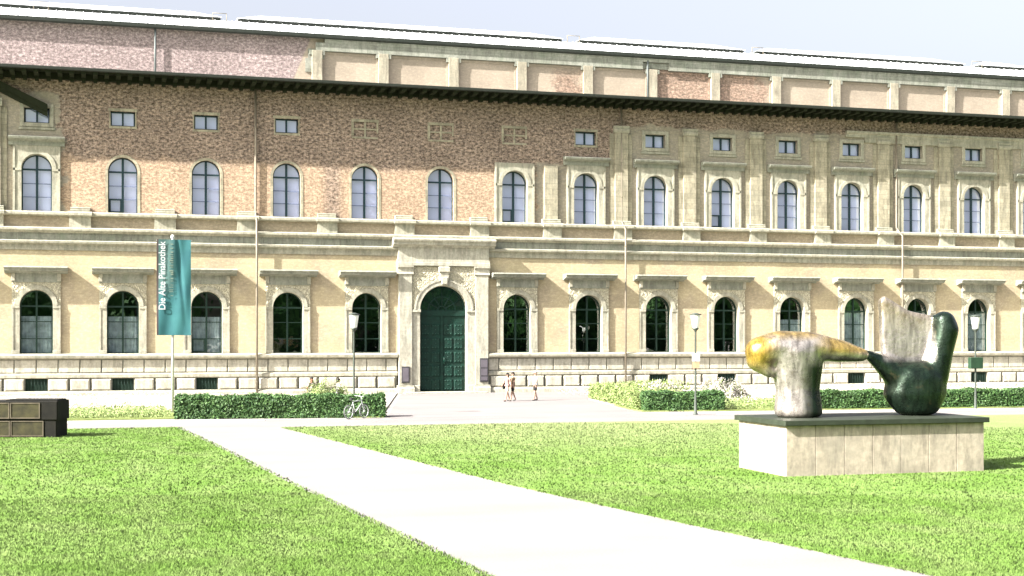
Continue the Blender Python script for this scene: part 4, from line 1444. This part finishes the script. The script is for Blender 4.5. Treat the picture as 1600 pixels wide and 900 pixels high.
def person(loc, rz, H, label, skin, top, bottom, hair, stride=.2, arms=(.2, -.2), elbow=(.3, .3), long_top=False, short_legs=True, bag=None, long_hair=False, cap=None):
    """x is forward; the body is one skinned surface"""
    s = H / 1.75
    r = tag(empty('person', loc, rz), label, 'person')
    P, E, Rr = [], [], []
    def add(p, rad, to=None):
        P.append(Vector(p) * s); Rr.append(tuple(q * s for q in rad) if isinstance(rad, tuple) else rad * s)
        if to is not None: E.append((to, len(P) - 1))
        return len(P) - 1
    pel = add((0, 0, .95), (.13, .15))
    wst = add((0, 0, 1.10), (.115, .13), pel)
    chs = add((.01, 0, 1.32), (.13, .16), wst)
    nb = add((0, 0, 1.46), (.075, .09), chs)
    nk = add((.01, 0, 1.53), .052, nb)
    hd1 = add((.025, 0, 1.62), (.085, .075), nk)
    hd3 = add((.02, 0, 1.69), (.098, .08), hd1)
    ht = add((.015, 0, 1.74), (.05, .05), hd3)
    legs, armj = [], []
    for sd_, ph in ((1, stride), (-1, -stride)):
        hip = add((0, .09 * sd_, .90), .095, pel)
        kn = add((math.sin(ph) * .44 + (.04 if ph < 0 else .03), .095 * sd_, .90 - .42 * math.cos(ph)), .062, hip)
        lift = .03 if ph < 0 else 0
        ak = add((math.sin(ph) * .86 - (.03 if ph < 0 else 0), .10 * sd_, .075 + lift), .04, kn)
        toe = add((math.sin(ph) * .86 + .15, .115 * sd_, .03 + lift * .3), (.028, .04), ak)
        legs.append((hip, kn, ak, toe))
    for sd_, a, e in ((1, arms[0], elbow[0]), (-1, arms[1], elbow[1])):
        sh = add((0, .18 * sd_, 1.42), .056, nb)
        el = add((math.sin(a) * .28, .23 * sd_, 1.42 - .28 * math.cos(a)), .042, sh)
        b2 = a + e
        wr_ = P[el] / s + Vector((math.sin(b2) * .25, -.01 * sd_, -.25 * math.cos(b2)))
        wr = add(wr_, .026, el)
        d = Vector((math.sin(b2), 0, -math.cos(b2)))
        pm = add(wr_ + d * .06, (.022, .038), wr)
        armj.append((sh, el, wr))
        for q in range(4):      # four fingers and a thumb
            f0 = wr_ + d * .10 + Vector((0, 0, 0)) + Vector((math.cos(b2), 0, math.sin(b2))) * (.028 - q * .019)
            i1 = add(f0, .010, pm); L_ = (.06, .072, .066, .05)[q]
            i2 = add(f0 + d * L_ * .6 + Vector((0, -sd_ * .012, 0)), .009, i1); add(f0 + d * L_ + Vector((0, -sd_ * .03, 0)), .008, i2)
        t1 = add(wr_ + d * .045 + Vector((math.cos(b2), 0, math.sin(b2))) * .045, .011, pm)
        add(wr_ + d * .09 + Vector((math.cos(b2), 0, math.sin(b2))) * .065, .009, t1)
    body = skin_obj('body', P, E, Rr, skin, r)
    m = MB()
    def ell(c, rr, mi=0, seg=10):
        prof = [(math.sin(math.pi * k / 8), math.cos(math.pi * k / 8)) for k in range(9)]
        b0 = len(m.v); m.lathe([(p[0], -p[1]) for p in prof], seg, mi)
        for i in range(b0, len(m.v)):
            v = m.v[i]; m.v[i] = tuple((Vector((v[0] * rr[0], v[1] * rr[1], v[2] * rr[2])) + Vector(c)) * s)
    ell((.118, 0, 1.635), (.022, .013, .022)); ell((.02, .082, 1.635), (.018, .012, .03)); ell((.02, -.082, 1.635), (.018, .012, .03))
    ell((.105, .03, 1.66), (.012, .012, .008), 1); ell((.105, -.03, 1.66), (.012, .012, .008), 1); ell((.108, 0, 1.60), (.01, .024, .007), 2)
    m.build('face', [skin, 'eye', 'lips'], r)
    m = MB(); ell((0, 0, 1.705), (.108, .093, .085), 0, 14); ell((-.035, 0, 1.66), (.085, .088, .09), 0, 14)
    if long_hair: ell((-.07, 0, 1.55), (.05, .085, .14), 0, 12)
    m.build('hair', hair, r)
    if cap:
        m = MB(); ell((.0, 0, 1.73), (.115, .1, .07), 0, 14); ell((.11, 0, 1.71), (.07, .07, .012), 0, 12); m.build('cap', cap, r)
    # shirt
    g = 1.16
    idx = [wst, chs, nb] + [j for a in armj for j in a[:2]]
    low = (P[pel] + Vector((0, 0, -.12 * s))) if long_top else P[pel] + Vector((0, 0, .03 * s))
    pts = [P[wst], P[chs], P[nb] - Vector((0, 0, .02 * s)), low]
    rr = [(.135 * s, .15 * s), (.148 * s, .178 * s), (.085 * s, .11 * s), (.165 * s, .185 * s) if long_top else (.145 * s, .168 * s)]
    ed = [(0, 1), (1, 2), (0, 3)]
    for sh, el, wr in armj:
        k = len(pts); pts += [P[sh], P[sh].lerp(P[el], .75)]; rr += [.068 * s, .060 * s]; ed += [(2, k), (k, k + 1)]
    skin_obj('shirt', pts, ed, rr, top, r)
    pts = [P[pel] + Vector((0, 0, .05 * s)), P[pel]]; rr = [(.135 * s, .158 * s), (.142 * s, .165 * s)]; ed = [(0, 1)]
    for hip, kn, ak, toe in legs:
        k = len(pts)
        if short_legs:
            pts += [P[hip], P[hip].lerp(P[kn], .85)]; rr += [.112 * s, .092 * s]; ed += [(1, k), (k, k + 1)]
        else:
            pts += [P[hip], P[kn], P[kn].lerp(P[ak], .92)]; rr += [.110 * s, .08 * s, .062 * s]; ed += [(1, k), (k, k + 1), (k + 1, k + 2)]
    skin_obj('shorts' if short_legs else 'trousers', pts, ed, rr, bottom, r)
    for hip, kn, ak, toe in legs:
        skin_obj('shoe', [P[ak] + Vector((-.03 * s, 0, -.03 * s)), P[ak].lerp(P[toe], .5) + Vector((0, 0, -.01 * s)), P[toe] + Vector((.02 * s, 0, 0))], [(0, 1), (1, 2)], [.05 * s, .045 * s, (.03 * s, .045 * s)], 'cl_blk' if bottom != 'cl_blk' else 'cl_grey', r)
    if bag:
        bo, bc = bag
        m = MB(); m.box(-.15 * s, .15 * s, -.06 * s, .06 * s, -.18 * s, .18 * s, 0, .03)
        o = m.build('shoulder_bag', bc); tag(o, bo, 'bag')
        o.location = Vector(loc) + Matrix.Rotation(rz, 3, 'Z') @ Vector((-.02, -.30 * s, .95 * s)); o.rotation_euler = (0, R(6), rz)
    return r

person((.55, -15.3, 0), R(-150), 1.68, 'dark haired person in a pale pink top walking, leftmost of those before the door', 'skin_pale', 'cl_pink', 'cl_cream', 'hair_dk', .32, (-.3, .35), (.25, .35), short_legs=True, long_hair=True, bag=('black shoulder bag carried by the leftmost walker before the door', 'cl_blk'))
person((.98, -15.0, 0), R(-165), 1.72, 'person in a brown jacket and black shorts walking beside the door plaque', 'skin_pale', 'cl_tan', 'cl_blk', 'hair_dk', .25, (.25, -.3), (.3, .3), long_top=True)
person((2.42, -14.9, 0), R(-160), 1.75, 'person in a white shirt and white cap walking right of the door', 'skin_pale', 'cl_white', 'cl_blk', 'hair_lt', .22, (.3, -.2), (.3, .2), cap='cl_white')
person((-12.2, -22.6, 0), R(-60), 1.72, 'dark haired person in a cream shirt behind the yellow green bush', 'skin', 'cl_cream', 'cl_cream', 'hair_dk', .2, (.3, -.3))
person((-10.95, -23.6, 0), R(20), 1.66, 'dark haired person in a white top just right of the lamp behind the hedge', 'skin_pale', 'cl_white', 'cl_cream', 'hair_dk', .3, (.5, -.1), (.6, .4), bag=('black bag carried by the person right of the lamp behind the hedge', 'cl_blk'))

# ------------------------------------------------------------ wood behind the viewer, mirrored in the lower panes
n = 17000
cx_ = rng.uniform(-160, 260, 90); hh = rng.uniform(11, 17, 90); ww = rng.uniform(4, 7, 90)
k = rng.integers(0, 90, n)
d = rng.normal(0, 1, (n, 3)); d /= np.linalg.norm(d, axis=1)[:, None]
P = np.stack([cx_[k] + d[:, 0] * ww[k], -175 + d[:, 1] * 6 + rng.uniform(-6, 6, n), hh[k] * .52 + d[:, 2] * hh[k] * .5], 1)
o = leaves(P, d, 1.6, 'distant_trees', 'tree_far', None, .8)
tag(o, 'dense belt of trees across the park behind the lawns', 'trees', kind='stuff')
